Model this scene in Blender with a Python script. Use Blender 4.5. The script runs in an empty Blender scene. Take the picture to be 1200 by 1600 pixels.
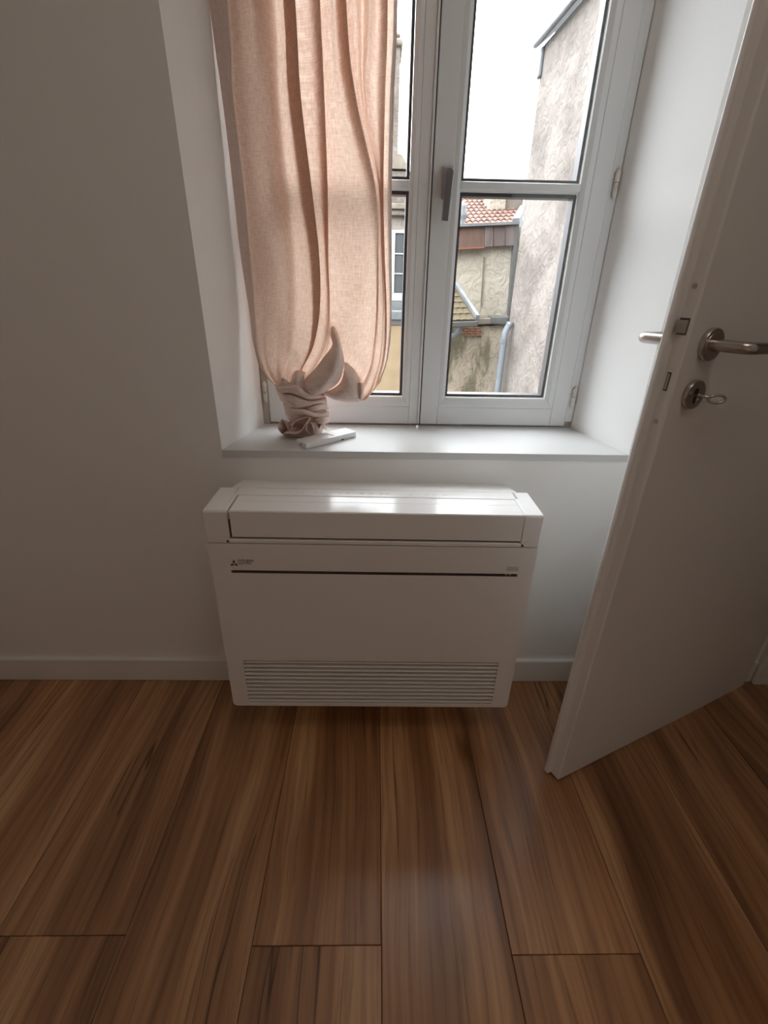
import bpy, bmesh, math, random
from mathutils import Vector, Matrix, noise
C = bpy.context.scene.collection
sc = bpy.context.scene
PI = math.pi
random.seed(7)

# ------------------------------------------------------------------ camera
F_PX, PITCH, ROLL, YAW = 724.44, math.radians(25.943), math.radians(1.151), math.radians(1.288)
CAM = Vector((0.0037, -1.152, 1.1771))
fw = Vector((math.sin(YAW)*math.cos(PITCH), math.cos(YAW)*math.cos(PITCH), -math.sin(PITCH)))
rt = Vector((math.cos(YAW), -math.sin(YAW), 0)); up = rt.cross(fw)
r2 = rt*math.cos(ROLL)+up*math.sin(ROLL); u2 = -rt*math.sin(ROLL)+up*math.cos(ROLL)
cd = bpy.data.cameras.new('camera'); cam = bpy.data.objects.new('camera', cd); C.objects.link(cam)
cd.sensor_fit = 'HORIZONTAL'; cd.sensor_width = 36; cd.lens = F_PX*36/1200; cd.clip_start = 0.02; cd.clip_end = 300
m = Matrix((r2, u2, -fw)).transposed().to_4x4(); m.translation = CAM; cam.matrix_world = m
sc.camera = cam
def at(u, v, Y):          # photo pixel -> world point at depth Y
    d = fw + r2*((u-600)/F_PX) - u2*((v-800)/F_PX)
    return CAM + d*((Y-CAM.y)/d.y)
def atx(u, v, X):
    d = fw + r2*((u-600)/F_PX) - u2*((v-800)/F_PX)
    return CAM + d*((X-CAM.x)/d.x)

# ------------------------------------------------------------------ world / light / exposure
W = bpy.data.worlds.new('sky'); sc.world = W; W.use_nodes = True
nt = W.node_tree; nt.nodes.clear()
out = nt.nodes.new('ShaderNodeOutputWorld'); bg = nt.nodes.new('ShaderNodeBackground')
tc = nt.nodes.new('ShaderNodeTexCoord'); nz = nt.nodes.new('ShaderNodeTexNoise')
nz.inputs['Scale'].default_value = 2.1; nz.inputs['Detail'].default_value = 4
mp = nt.nodes.new('ShaderNodeMapping'); mp.inputs['Scale'].default_value = (1, 1, 2.9); mp.inputs['Location'].default_value = (0.35, 0.1, 0.55)
rmp = nt.nodes.new('ShaderNodeValToRGB')
rmp.color_ramp.elements[0].position = 0.53; rmp.color_ramp.elements[0].color = (0.052, 0.064, 0.072, 1)
rmp.color_ramp.elements[1].position = 0.70; rmp.color_ramp.elements[1].color = (.93, .965, 1.0, 1)
nt.links.new(tc.outputs['Generated'], mp.inputs['Vector']); nt.links.new(mp.outputs[0], nz.inputs['Vector'])
sx_ = nt.nodes.new('ShaderNodeSeparateXYZ'); nt.links.new(tc.outputs['Generated'], sx_.inputs[0])
el_ = nt.nodes.new('ShaderNodeMapRange'); el_.inputs['From Min'].default_value = .10; el_.inputs['From Max'].default_value = .34
el_.inputs['To Min'].default_value = 0; el_.inputs['To Max'].default_value = .22; nt.links.new(sx_.outputs['Z'], el_.inputs['Value'])
ae_ = nt.nodes.new('ShaderNodeMath'); ae_.operation = 'ADD'; nt.links.new(nz.outputs['Fac'], ae_.inputs[0]); nt.links.new(el_.outputs[0], ae_.inputs[1])
nt.links.new(ae_.outputs[0], rmp.inputs['Fac']); nt.links.new(rmp.outputs['Color'], bg.inputs['Color'])
bg.inputs['Strength'].default_value = 8.6
nt.links.new(bg.outputs[0], out.inputs[0])
sc.view_settings.view_transform = 'Standard'; sc.view_settings.look = 'None'
sc.view_settings.gamma = 1; sc.view_settings.use_curve_mapping = False
sc.view_settings.exposure = 0.75
sc.cycles.max_bounces = 14; sc.cycles.diffuse_bounces = 10; sc.cycles.glossy_bounces = 4
sc.cycles.transparent_max_bounces = 16; sc.cycles.transmission_bounces = 6
sc.cycles.caustics_reflective = False; sc.cycles.sample_clamp_indirect = 8
# daylight portal at the window opening (guides sampling of the sky through the real opening)
ld = bpy.data.lights.new('window_daylight', 'AREA'); ld.shape = 'RECTANGLE'; ld.size = 1.02; ld.size_y = 1.84
ld.cycles.is_portal = True
lo = bpy.data.objects.new('window_daylight', ld); C.objects.link(lo)
lo.location = (0.14, 0.62, 1.67); lo.rotation_euler = (-PI/2, 0, 0)

# added fill light below the ceiling to brighten the room; no lamp known here
lc = bpy.data.lights.new('interior_fill_light', 'AREA'); lc.shape = 'DISK'; lc.size = .6; lc.energy = 2.1; lc.color = (1.0, .86, .73)
lco = bpy.data.objects.new('interior_fill_light', lc); C.objects.link(lco); lco.location = (.34, -1.2, 2.74)

# ------------------------------------------------------------------ materials
def mat(name, col, rough=0.6, spec=0.5, metal=0.0, nscale=0, ncol=None, bump=0, bscale=40, stretch=(1,1,1), coat=0):
    M = bpy.data.materials.new(name); M.use_nodes = True; n = M.node_tree; b = n.nodes['Principled BSDF']
    b.inputs['Base Color'].default_value = (*col, 1); b.inputs['Roughness'].default_value = rough
    b.inputs['Metallic'].default_value = metal; b.inputs['Specular IOR Level'].default_value = spec
    b.inputs['Coat Weight'].default_value = coat
    t = n.nodes.new('ShaderNodeTexCoord'); mpp = n.nodes.new('ShaderNodeMapping'); mpp.inputs['Scale'].default_value = stretch
    n.links.new(t.outputs['Object'], mpp.inputs['Vector'])
    if nscale:
        z = n.nodes.new('ShaderNodeTexNoise'); z.inputs['Scale'].default_value = nscale; z.inputs['Detail'].default_value = 6
        z.inputs['Roughness'].default_value = 0.6
        n.links.new(mpp.outputs[0], z.inputs['Vector'])
        r = n.nodes.new('ShaderNodeValToRGB'); r.color_ramp.elements[0].position = .35; r.color_ramp.elements[1].position = .65
        r.color_ramp.elements[0].color = (*ncol, 1); r.color_ramp.elements[1].color = (*col, 1)
        n.links.new(z.outputs['Fac'], r.inputs['Fac']); n.links.new(r.outputs['Color'], b.inputs['Base Color'])
    if bump:
        z2 = n.nodes.new('ShaderNodeTexNoise'); z2.inputs['Scale'].default_value = bscale; z2.inputs['Detail'].default_value = 5
        n.links.new(mpp.outputs[0], z2.inputs['Vector'])
        bp = n.nodes.new('ShaderNodeBump'); bp.inputs['Strength'].default_value = bump; bp.inputs['Distance'].default_value = .01
        n.links.new(z2.outputs['Fac'], bp.inputs['Height']); n.links.new(bp.outputs[0], b.inputs['Normal'])
    return M
wall_m = mat('white_wall_paint', (.86,.855,.84), .65, .3, bump=.05, bscale=22)
ceil_m = mat('ceiling_paint', (.83,.83,.81), .8, .2, bump=.03, bscale=60)
sill_m = mat('satin_white_sill_paint', (.62,.62,.615), .40, .25, bump=.012, bscale=14)
base_m = mat('baseboard_paint', (.80,.79,.76), .4, .5)
pvc_m = mat('window_white_lacquer', (.70,.715,.72), .38, .5, bump=.01, bscale=30)
seal_m = mat('window_black_seal', (.03,.028,.032), .5)
spacer_m = mat('dark_glazing_spacer', (.055,.045,.05), .4, .5)
oldwood_m = mat('worn_beige_frame_paint', (.52,.49,.43), .6, .4, nscale=14, ncol=(.34,.30,.25), bump=.3, bscale=30, stretch=(1,1,.25))
hinge_m = mat('painted_hinge', (.74,.72,.68), .45, .5, nscale=60, ncol=(.55,.51,.45), bump=.4, bscale=80)
ac_m = mat('matte_white_plastic', (.86,.85,.84), .42, .5)
acg_m = mat('glossy_white_plastic', (.88,.875,.87), .17, .18)
acd_m = mat('dark_cavity_plastic', (.03,.022,.02), .5)
slot_m = mat('display_slot_plastic', (.05,.04,.038), .35)
slot_e = mat('display_slot_face', (.16,.12,.11), .4)
lamp_m = mat('indicator_lens', (.55,.52,.48), .2)
ink_m = mat('dark_grey_print', (.10,.075,.07), .5)
stick_m = mat('grey_sticker', (.60,.60,.59), .3)
door_m = mat('white_door_paint', (.85,.845,.83), .42, .5, bump=.02, bscale=12)
steel_m = mat('brushed_steel', (.56,.53,.50), .28, .5, metal=1, bump=.04, bscale=150, stretch=(1,1,8))
steeld_m = mat('dark_steel', (.16,.14,.15), .35, .5, metal=.9)
grey_m = mat('satin_grey_handle', (.44,.43,.44), .32, .5, metal=.65)
greyd_m = mat('dark_grey_lever', (.17,.165,.17), .42, .5, metal=.4)
box_m = mat('white_card', (.84,.85,.85), .32, .5)
boxlab_m = mat('pale_grey_label', (.72,.76,.86), .3)
boxred_m = mat('orange_red_print', (.75,.20,.10), .5)
zinc_m = mat('weathered_zinc', (0.167,0.170,0.175), .45, .4, nscale=5, ncol=(0.103,0.107,0.111))
zincl_m = mat('pale_zinc_pipe', (0.182,0.198,0.218), .4, .4, nscale=4, ncol=(0.142,0.158,0.178))
dkmetal_m = mat('dark_grey_flashing', (0.083,0.079,0.077), .5, .4)
slate_m = mat('slate', (0.079,0.083,0.091), .5)
fascia_m = mat('rusty_brown_sheet', (0.131,0.076,0.056), .7, .2, nscale=9, ncol=(0.079,0.050,0.040), stretch=(3,3,.3))
fascia2_m = mat('greyed_brown_sheet', (0.131,0.105,0.099), .7, .2, nscale=9, ncol=(0.087,0.063,0.058), stretch=(3,3,.3))
redline_m = mat('red_edge_strip', (0.167,0.048,0.028), .6)
tile_m = mat('red_clay_tile', (0.180,0.101,0.079), .8, .2, nscale=7, ncol=(0.117,0.068,0.056))
tileb_m = mat('mossy_brown_tile', (0.091,0.072,0.044), .8, .2, nscale=8, ncol=(0.056,0.043,0.025))
brick_m = mat('orange_brick', (0.206,0.107,0.068), .8, .2, nscale=20, ncol=(0.158,0.079,0.051))
stone_m = mat('grey_brown_stone', (0.178,0.150,0.119), .8, .2, nscale=5, ncol=(0.111,0.095,0.076), bump=.5, bscale=20)
ochre_m = mat('ochre_render', (0.277,0.206,0.131), .85, .2, nscale=3, ncol=(0.230,0.167,0.103), bump=.4, bscale=15)
winw_m = mat('white_painted_wood', (0.309,0.309,0.301), .5)
farglass_m = mat('far_window_glass', (0.062,0.066,0.070), .12, .5)
ground_m = mat('courtyard_paving', (0.167,0.155,0.139), .85, .2, nscale=4, ncol=(0.127,0.119,0.107), bump=.3)

def render_wall(name, c1, c2, c3, scale=1.4, stain=None, bump=.8):
    """old rendered wall: blotches, trowel ridges"""
    M = bpy.data.materials.new(name); M.use_nodes = True; n = M.node_tree; b = n.nodes['Principled BSDF']
    b.inputs['Roughness'].default_value = .9; b.inputs['Specular IOR Level'].default_value = .15
    t = n.nodes.new('ShaderNodeTexCoord')
    z1 = n.nodes.new('ShaderNodeTexNoise'); z1.inputs['Scale'].default_value = scale; z1.inputs['Detail'].default_value = 8; z1.inputs['Roughness'].default_value = .62
    n.links.new(t.outputs['Object'], z1.inputs['Vector'])
    r = n.nodes.new('ShaderNodeValToRGB'); e = r.color_ramp.elements
    e[0].position = .36; e[0].color = (*c1, 1); e[1].position = .62; e[1].color = (*c2, 1); x = e.new(.49); x.color = (*c3, 1)
    n.links.new(z1.outputs['Fac'], r.inputs['Fac'])
    z2 = n.nodes.new('ShaderNodeTexNoise'); z2.inputs['Scale'].default_value = 7; z2.inputs['Detail'].default_value = 5; z2.inputs['Distortion'].default_value = 1.6
    n.links.new(t.outputs['Object'], z2.inputs['Vector'])
    # thin darker crease lines where the distorted noise crosses a level
    ma = n.nodes.new('ShaderNodeMath'); ma.operation = 'SUBTRACT'; ma.inputs[1].default_value = .5; n.links.new(z2.outputs['Fac'], ma.inputs[0])
    mb = n.nodes.new('ShaderNodeMath'); mb.operation = 'ABSOLUTE'; n.links.new(ma.outputs[0], mb.inputs[0])
    mr = n.nodes.new('ShaderNodeMapRange'); mr.inputs['From Min'].default_value = 0; mr.inputs['From Max'].default_value = .03
    mr.inputs['To Min'].default_value = .70; mr.inputs['To Max'].default_value = 1.0; n.links.new(mb.outputs[0], mr.inputs['Value'])
    mx = n.nodes.new('ShaderNodeMix'); mx.data_type = 'RGBA'; mx.blend_type = 'MULTIPLY'; mx.inputs['Factor'].default_value = 1
    n.links.new(r.outputs['Color'], mx.inputs['A']); n.links.new(mr.outputs[0], mx.inputs['B'])
    col = mx.outputs['Result']
    if stain:
        z3 = n.nodes.new('ShaderNodeTexNoise'); z3.inputs['Scale'].default_value = 2.2; z3.inputs['Detail'].default_value = 7; z3.inputs['Roughness'].default_value=.7
        mp3 = n.nodes.new('ShaderNodeMapping'); mp3.inputs['Scale'].default_value = (1.3, 1.3, .35); mp3.inputs['Location'].default_value = stain[1]
        n.links.new(t.outputs['Object'], mp3.inputs['Vector']); n.links.new(mp3.outputs[0], z3.inputs['Vector'])
        r3 = n.nodes.new('ShaderNodeValToRGB'); r3.color_ramp.elements[0].position = .45; r3.color_ramp.elements[1].position = .53
        n.links.new(z3.outputs['Fac'], r3.inputs['Fac'])
        m3 = n.nodes.new('ShaderNodeMix'); m3.data_type = 'RGBA'; m3.inputs['B'].default_value = (*stain[0], 1)
        sc3 = n.nodes.new('ShaderNodeMath'); sc3.operation = 'MULTIPLY'; sc3.inputs[1].default_value = .8
        n.links.new(r3.outputs['Color'], sc3.inputs[0]); n.links.new(sc3.outputs[0], m3.inputs['Factor']); n.links.new(col, m3.inputs['A']); col = m3.outputs['Result']
    n.links.new(col, b.inputs['Base Color'])
    bp = n.nodes.new('ShaderNodeBump'); bp.inputs['Strength'].default_value = bump; bp.inputs['Distance'].default_value = .03
    n.links.new(z2.outputs['Fac'], bp.inputs['Height']); n.links.new(bp.outputs[0], b.inputs['Normal'])
    return M
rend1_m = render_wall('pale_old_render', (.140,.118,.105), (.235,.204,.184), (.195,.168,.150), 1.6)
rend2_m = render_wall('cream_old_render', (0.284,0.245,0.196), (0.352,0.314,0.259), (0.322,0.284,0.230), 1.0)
rend3_m = render_wall('stained_old_render', (0.269,0.220,0.167), (0.342,0.284,0.220), (0.308,0.255,0.196), 1.6, stain=((0.097,0.088,0.053), (4.1,0,.4)))
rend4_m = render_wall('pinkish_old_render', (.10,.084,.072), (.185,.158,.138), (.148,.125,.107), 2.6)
reveal_m = render_wall('outer_reveal_render', (0.140,0.127,0.101), (0.177,0.165,0.138), (0.159,0.147,0.119), 4)

# glass: clear pane, shadow rays pass
glass_m = bpy.data.materials.new('clear_glass'); glass_m.use_nodes = True
n = glass_m.node_tree; n.nodes.clear()
o_ = n.nodes.new('ShaderNodeOutputMaterial'); mx_ = n.nodes.new('ShaderNodeMixShader'); tr_ = n.nodes.new('ShaderNodeBsdfTransparent'); gl_ = n.nodes.new('ShaderNodeBsdfGlossy')
fr_ = n.nodes.new('ShaderNodeFresnel'); ge_ = n.nodes.new('ShaderNodeNewGeometry'); mi_ = n.nodes.new('ShaderNodeMapRange')
mi_.inputs['To Min'].default_value = 1.45; mi_.inputs['To Max'].default_value = 1/1.45
n.links.new(ge_.outputs['Backfacing'], mi_.inputs['Value']); n.links.new(mi_.outputs[0], fr_.inputs['IOR'])
tr_.inputs['Color'].default_value = (.955,.965,.965,1); gl_.inputs['Roughness'].default_value = .0
n.links.new(fr_.outputs[0], mx_.inputs[0]); n.links.new(tr_.outputs[0], mx_.inputs[1]); n.links.new(gl_.outputs[0], mx_.inputs[2]); n.links.new(mx_.outputs[0], o_.inputs[0])

# linen
linen_m = bpy.data.materials.new('blush_linen'); linen_m.use_nodes = True
n = linen_m.node_tree; n.nodes.clear(); L = n.links.new
o_ = n.nodes.new('ShaderNodeOutputMaterial'); mx_ = n.nodes.new('ShaderNodeMixShader'); d_ = n.nodes.new('ShaderNodeBsdfDiffuse'); t_ = n.nodes.new('ShaderNodeBsdfTranslucent')
tc_ = n.nodes.new('ShaderNodeUVMap'); 
def weave(sx, sy, sc_):
    a = n.nodes.new('ShaderNodeMapping'); a.inputs['Scale'].default_value = (sx, sy, 1); z = n.nodes.new('ShaderNodeTexNoise'); z.inputs['Scale'].default_value = sc_; z.inputs['Detail'].default_value = 3
    L(tc_.outputs[0], a.inputs['Vector']); L(a.outputs[0], z.inputs['Vector']); return z
wa = weave(1.0, 7, 62); wb = weave(7, 1.0, 60); wc = weave(1, 1, 7)
ad = n.nodes.new('ShaderNodeMath'); ad.operation = 'ADD'; L(wa.outputs['Fac'], ad.inputs[0]); L(wb.outputs['Fac'], ad.inputs[1])
rr = n.nodes.new('ShaderNodeMapRange'); rr.inputs['From Min'].default_value = .75; rr.inputs['From Max'].default_value = 1.25; L(ad.outputs[0], rr.inputs['Value'])
cm = n.nodes.new('ShaderNodeMix'); cm.data_type = 'RGBA'; cm.inputs['A'].default_value = (.70,.51,.42,1); cm.inputs['B'].default_value = (.80,.63,.54,1); L(rr.outputs[0], cm.inputs['Factor'])
cm2 = n.nodes.new('ShaderNodeMix'); cm2.data_type = 'RGBA'; cm2.inputs['A'].default_value = (.70,.47,.35,1); cm2.inputs['B'].default_value = (.92,.72,.60,1); L(rr.outputs[0], cm2.inputs['Factor'])
L(cm.outputs['Result'], d_.inputs[0]); L(cm2.outputs['Result'], t_.inputs[0])
mx_.inputs[0].default_value = .40
L(d_.outputs[0], mx_.inputs[1]); L(t_.outputs[0], mx_.inputs[2])
bp = n.nodes.new('ShaderNodeBump'); bp.inputs['Strength'].default_value = .35; bp.inputs['Distance'].default_value = .003; L(ad.outputs[0], bp.inputs['Height']); L(bp.outputs[0], d_.inputs['Normal'])
# a few open pores of the weave let light straight through
tp = n.nodes.new('ShaderNodeBsdfTransparent'); mx3 = n.nodes.new('ShaderNodeMixShader'); mr3 = n.nodes.new('ShaderNodeMapRange')
mr3.inputs['From Min'].default_value = 1.02; mr3.inputs['From Max'].default_value = 1.3; mr3.inputs['To Min'].default_value = 0; mr3.inputs['To Max'].default_value = .015
L(ad.outputs[0], mr3.inputs['Value']); L(mr3.outputs[0], mx3.inputs[0]); L(mx_.outputs[0], mx3.inputs[1]); L(tp.outputs[0], mx3.inputs[2]); L(mx3.outputs[0], o_.inputs[0])
linend_m = mat('folded_linen', (.80,.655,.595), .85, .1, nscale=120, ncol=(.73,.585,.525), bump=.25, bscale=300)

# wood planks
wood_m = bpy.data.materials.new('brown_wood_plank'); wood_m.use_nodes = True
n = wood_m.node_tree; L = n.links.new; b = n.nodes['Principled BSDF']
tg = n.nodes.new('ShaderNodeTexCoord'); oi = n.nodes.new('ShaderNodeObjectInfo')
vm = n.nodes.new('ShaderNodeVectorMath'); vm.operation = 'SCALE'; vm.inputs[0].default_value = (31, 17, 23); L(oi.outputs['Random'], vm.inputs['Scale'])
va = n.nodes.new('ShaderNodeVectorMath'); va.operation = 'ADD'; L(tg.outputs['Object'], va.inputs[0]); L(vm.outputs[0], va.inputs[1])
# slow wander of the grain
zw = n.nodes.new('ShaderNodeTexNoise'); zw.inputs['Scale'].default_value = 2.6; zw.inputs['Detail'].default_value = 2
mw = n.nodes.new('ShaderNodeMapping'); mw.inputs['Scale'].default_value = (1.6, .55, 1); L(va.outputs[0], mw.inputs['Vector']); L(mw.outputs[0], zw.inputs['Vector'])
sb = n.nodes.new('ShaderNodeVectorMath'); sb.operation = 'SUBTRACT'; sb.inputs[1].default_value = (.5,.5,.5); L(zw.outputs['Color'], sb.inputs[0])
ss = n.nodes.new('ShaderNodeVectorMath'); ss.operation = 'MULTIPLY'; ss.inputs[1].default_value = (.07,.0,0); L(sb.outputs[0], ss.inputs[0])
vb = n.nodes.new('ShaderNodeVectorMath'); vb.operation = 'ADD'; L(va.outputs[0], vb.inputs[0]); L(ss.outputs[0], vb.inputs[1])
def nz_(scale, sx, sy, det, rough=.55, src=vb):
    a = n.nodes.new('ShaderNodeMapping'); a.inputs['Scale'].default_value = (sx, sy, 1); z = n.nodes.new('ShaderNodeTexNoise')
    z.inputs['Scale'].default_value = scale; z.inputs['Detail'].default_value = det; z.inputs['Roughness'].default_value = rough
    L(src.outputs[0], a.inputs['Vector']); L(a.outputs[0], z.inputs['Vector']); return z
def ramp(src, stops):
    r = n.nodes.new('ShaderNodeValToRGB'); e = r.color_ramp.elements
    e[0].position, e[0].color = stops[0][0], (*stops[0][1], 1); e[1].position, e[1].color = stops[-1][0], (*stops[-1][1], 1)
    for p_, c_ in stops[1:-1]:
        x = e.new(p_); x.color = (*c_, 1)
    L(src, r.inputs['Fac']); return r
def mul(a, b_, f=1, mode='MULTIPLY'):
    m_ = n.nodes.new('ShaderNodeMix'); m_.data_type = 'RGBA'; m_.blend_type = mode; m_.inputs['Factor'].default_value = f
    L(a, m_.inputs['A']); L(b_, m_.inputs['B']); return m_.outputs['Result']
band = nz_(8, 1.5, .10, 3)                        # broad strips of tone along the plank
cb = ramp(band.outputs['Fac'], [(.30,(.19,.080,.032)), (.44,(.33,.158,.068)), (.55,(.45,.228,.102)), (.70,(.66,.385,.190))])
fine = nz_(70, 2.0, .06, 6, .7)                   # fine pore lines
cf = ramp(fine.outputs['Fac'], [(.28,(.50,.47,.45)), (.48,(1,1,1)), (.8,(1.1,1.1,1.1))])
# cathedral rings
wv = n.nodes.new('ShaderNodeTexWave'); wv.wave_type = 'BANDS'; wv.bands_direction = 'X'; wv.inputs['Scale'].default_value = 13; wv.inputs['Distortion'].default_value = 8
wv.inputs['Detail'].default_value = 2.5; wv.inputs['Detail Scale'].default_value = .55
mwv = n.nodes.new('ShaderNodeMapping'); mwv.inputs['Scale'].default_value = (1, .13, 1); L(vb.outputs[0], mwv.inputs['Vector']); L(mwv.outputs[0], wv.inputs['Vector'])
cw = ramp(wv.outputs['Fac'], [(.0,(.66,.62,.60)), (.35,(1,1,1)), (1.,(1.06,1.06,1.06))])
# dark cracks and knots
crk = nz_(9, 1.9, .09, 2); c1 = n.nodes.new('ShaderNodeMath'); c1.operation = 'SUBTRACT'; c1.inputs[1].default_value = .5; L(crk.outputs['Fac'], c1.inputs[0])
c2 = n.nodes.new('ShaderNodeMath'); c2.operation = 'ABSOLUTE'; L(c1.outputs[0], c2.inputs[0])
msk = nz_(3, 1.5, .6, 1); mk = n.nodes.new('ShaderNodeMapRange'); mk.inputs['From Min'].default_value = .52; mk.inputs['From Max'].default_value = .62
mk.inputs['To Min'].default_value = 1.0; mk.inputs['To Max'].default_value = .0; L(msk.outputs['Fac'], mk.inputs['Value'])
c3 = n.nodes.new('ShaderNodeMath'); c3.operation = 'MULTIPLY_ADD'; c3.inputs[1].default_value = .05; L(mk.outputs[0], c3.inputs[0]); L(c2.outputs[0], c3.inputs[2])
cc = ramp(c3.outputs[0], [(.0,(.25,.2,.18)), (.008,(.6,.55,.52)), (.018,(1,1,1))])
vo = n.nodes.new('ShaderNodeTexVoronoi'); vo.inputs['Scale'].default_value = 2.3
mv = n.nodes.new('ShaderNodeMapping'); mv.inputs['Scale'].default_value = (1.5, .62, 1); L(va.outputs[0], mv.inputs['Vector']); L(mv.outputs[0], vo.inputs['Vector'])
ck = ramp(vo.outputs['Distance'], [(.015,(.25,.18,.15)), (.05,(.62,.55,.5)), (.10,(1,1,1))])
col = mul(mul(mul(mul(cb.outputs['Color'], cf.outputs['Color']), cw.outputs['Color'], .45), cc.outputs['Color']), ck.outputs['Color'])
hs = n.nodes.new('ShaderNodeHueSaturation'); mrv = n.nodes.new('ShaderNodeMapRange'); mrv.inputs['To Min'].default_value = .88; mrv.inputs['To Max'].default_value = 1.15
L(oi.outputs['Random'], mrv.inputs['Value']); L(mrv.outputs[0], hs.inputs['Value']); L(col, hs.inputs['Color']); L(hs.outputs[0], b.inputs['Base Color'])
b.inputs['Roughness'].default_value = .30; b.inputs['Specular IOR Level'].default_value = .6; b.inputs['Coat Weight'].default_value = .35; b.inputs['Coat Roughness'].default_value = .22
bp = n.nodes.new('ShaderNodeBump'); bp.inputs['Strength'].default_value = .22; bp.inputs['Distance'].default_value = .002
L(fine.outputs['Fac'], bp.inputs['Height']); L(bp.outputs[0], b.inputs['Normal'])
sub_m = mat('dark_joint', (.035,.02,.012), .8)

# ------------------------------------------------------------------ helpers
def obj(name, bm, material, parent=None, smooth=False, bev=0, segs=2, rot=None):
    me = bpy.data.meshes.new(name)
    bmesh.ops.recalc_face_normals(bm, faces=bm.faces)
    bm.to_mesh(me); bm.free()
    for p_ in me.polygons: p_.use_smooth = smooth
    for mm in (material if isinstance(material, list) else [material]): me.materials.append(mm)
    o = bpy.data.objects.new(name, me); C.objects.link(o)
    if bev:
        md = o.modifiers.new('bevel', 'BEVEL'); md.width = bev; md.segments = segs; md.limit_method = 'ANGLE'; md.angle_limit = math.radians(35)
        md.harden_normals = False
        for p_ in me.polygons: p_.use_smooth = True
        md2 = o.modifiers.new('wn', 'WEIGHTED_NORMAL'); md2.keep_sharp = True
    if parent: o.parent = parent
    return o
def tag(o, label=None, cat=None, group=None, kind=None):
    if label: o['label'] = label
    if cat: o['category'] = cat
    if group: o['group'] = group
    if kind: o['kind'] = kind
    return o
def empty(name, loc=(0,0,0), label=None, cat=None, group=None, kind=None):
    o = bpy.data.objects.new(name, None); C.objects.link(o); o.location = loc; o.empty_display_size = .05
    return tag(o, label, cat, group, kind)
def B(): return bmesh.new()
def box(bm, x0, x1, y0, y1, z0, z1):
    v = [bm.verts.new(p) for p in ((x0,y0,z0),(x1,y0,z0),(x1,y1,z0),(x0,y1,z0),(x0,y0,z1),(x1,y0,z1),(x1,y1,z1),(x0,y1,z1))]
    for f in ((0,1,2,3),(7,6,5,4),(0,4,5,1),(1,5,6,2),(2,6,7,3),(3,7,4,0)): bm.faces.new([v[i] for i in f])
    return bm
def hexa(bm, bot, top):
    a = [bm.verts.new(p) for p in bot]; c = [bm.verts.new(p) for p in top]; k = len(a)
    bm.faces.new(a); bm.faces.new(c[::-1])
    for i in range(k): bm.faces.new((a[i], a[(i+1)%k], c[(i+1)%k], c[i]))
    return bm
def slab(bm, pts, d):      # polygon pushed by vector d
    d = Vector(d); return hexa(bm, [Vector(p) for p in pts], [Vector(p)+d for p in pts])
def tube(bm, pts, r, seg=14, caps=True):
    pts = [Vector(p) for p in pts]; rings = []; pn = None
    for i, p in enumerate(pts):
        t = (pts[min(i+1, len(pts)-1)]-pts[max(i-1, 0)]).normalized()
        if pn is None:
            a = Vector((0,0,1)) if abs(t.z) < .9 else Vector((1,0,0)); nn = t.cross(a).normalized()
        else: nn = (pn - t*pn.dot(t)).normalized()
        pn = nn; bb = t.cross(nn); rad = r[i] if isinstance(r, (list, tuple)) else r
        rings.append([bm.verts.new(p+(nn*math.cos(2*PI*k/seg)+bb*math.sin(2*PI*k/seg))*rad) for k in range(seg)])
    for a, c in zip(rings, rings[1:]):
        for k in range(seg): bm.faces.new((a[k], a[(k+1)%seg], c[(k+1)%seg], c[k]))
    if caps: bm.faces.new(rings[0][::-1]); bm.faces.new(rings[-1])
    return bm
def lathe(bm, prof, c, ax, seg=32):     # prof (r, h) along axis ax from point c
    c = Vector(c); ax = Vector(ax).normalized(); a = Vector((0,0,1)) if abs(ax.z) < .9 else Vector((1,0,0))
    u = ax.cross(a).normalized(); w = ax.cross(u); rings = []
    for r, h in prof: rings.append([bm.verts.new(c+ax*h+(u*math.cos(2*PI*k/seg)+w*math.sin(2*PI*k/seg))*max(r, 1e-4)) for k in range(seg)])
    for p, q in zip(rings, rings[1:]):
        for k in range(seg): bm.faces.new((p[k], p[(k+1)%seg], q[(k+1)%seg], q[k]))
    bm.faces.new(rings[0][::-1]); bm.faces.new(rings[-1]); return bm

# ================================================================== STRUCTURE
XL, XR, ZS, YW = -.392, .670, .7912, .2516          # reveal edges, sill height, window plane
RX0, RX1, RY, H = -1.5, 1.283, -2.8, 2.8
HX = 2.35                                           # hallway beyond the doorway
ZL = 2.62                                           # lintel
# window wall, splayed opening, thickness .5
wb = B()
XLw, XRw = -.338, .6135                             # opening at the window frame
XLo, XRo = -.30, .5905                              # outer opening (stone reveal)
YO = .50; YF = .315; ZSO = .74
x0, x1 = RX0-.15, HX+.15
def wall_piece(pts2, y0, y1): slab(wb, [(x, y0, z) for x, z in pts2], (0, y1-y0, 0))
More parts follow.
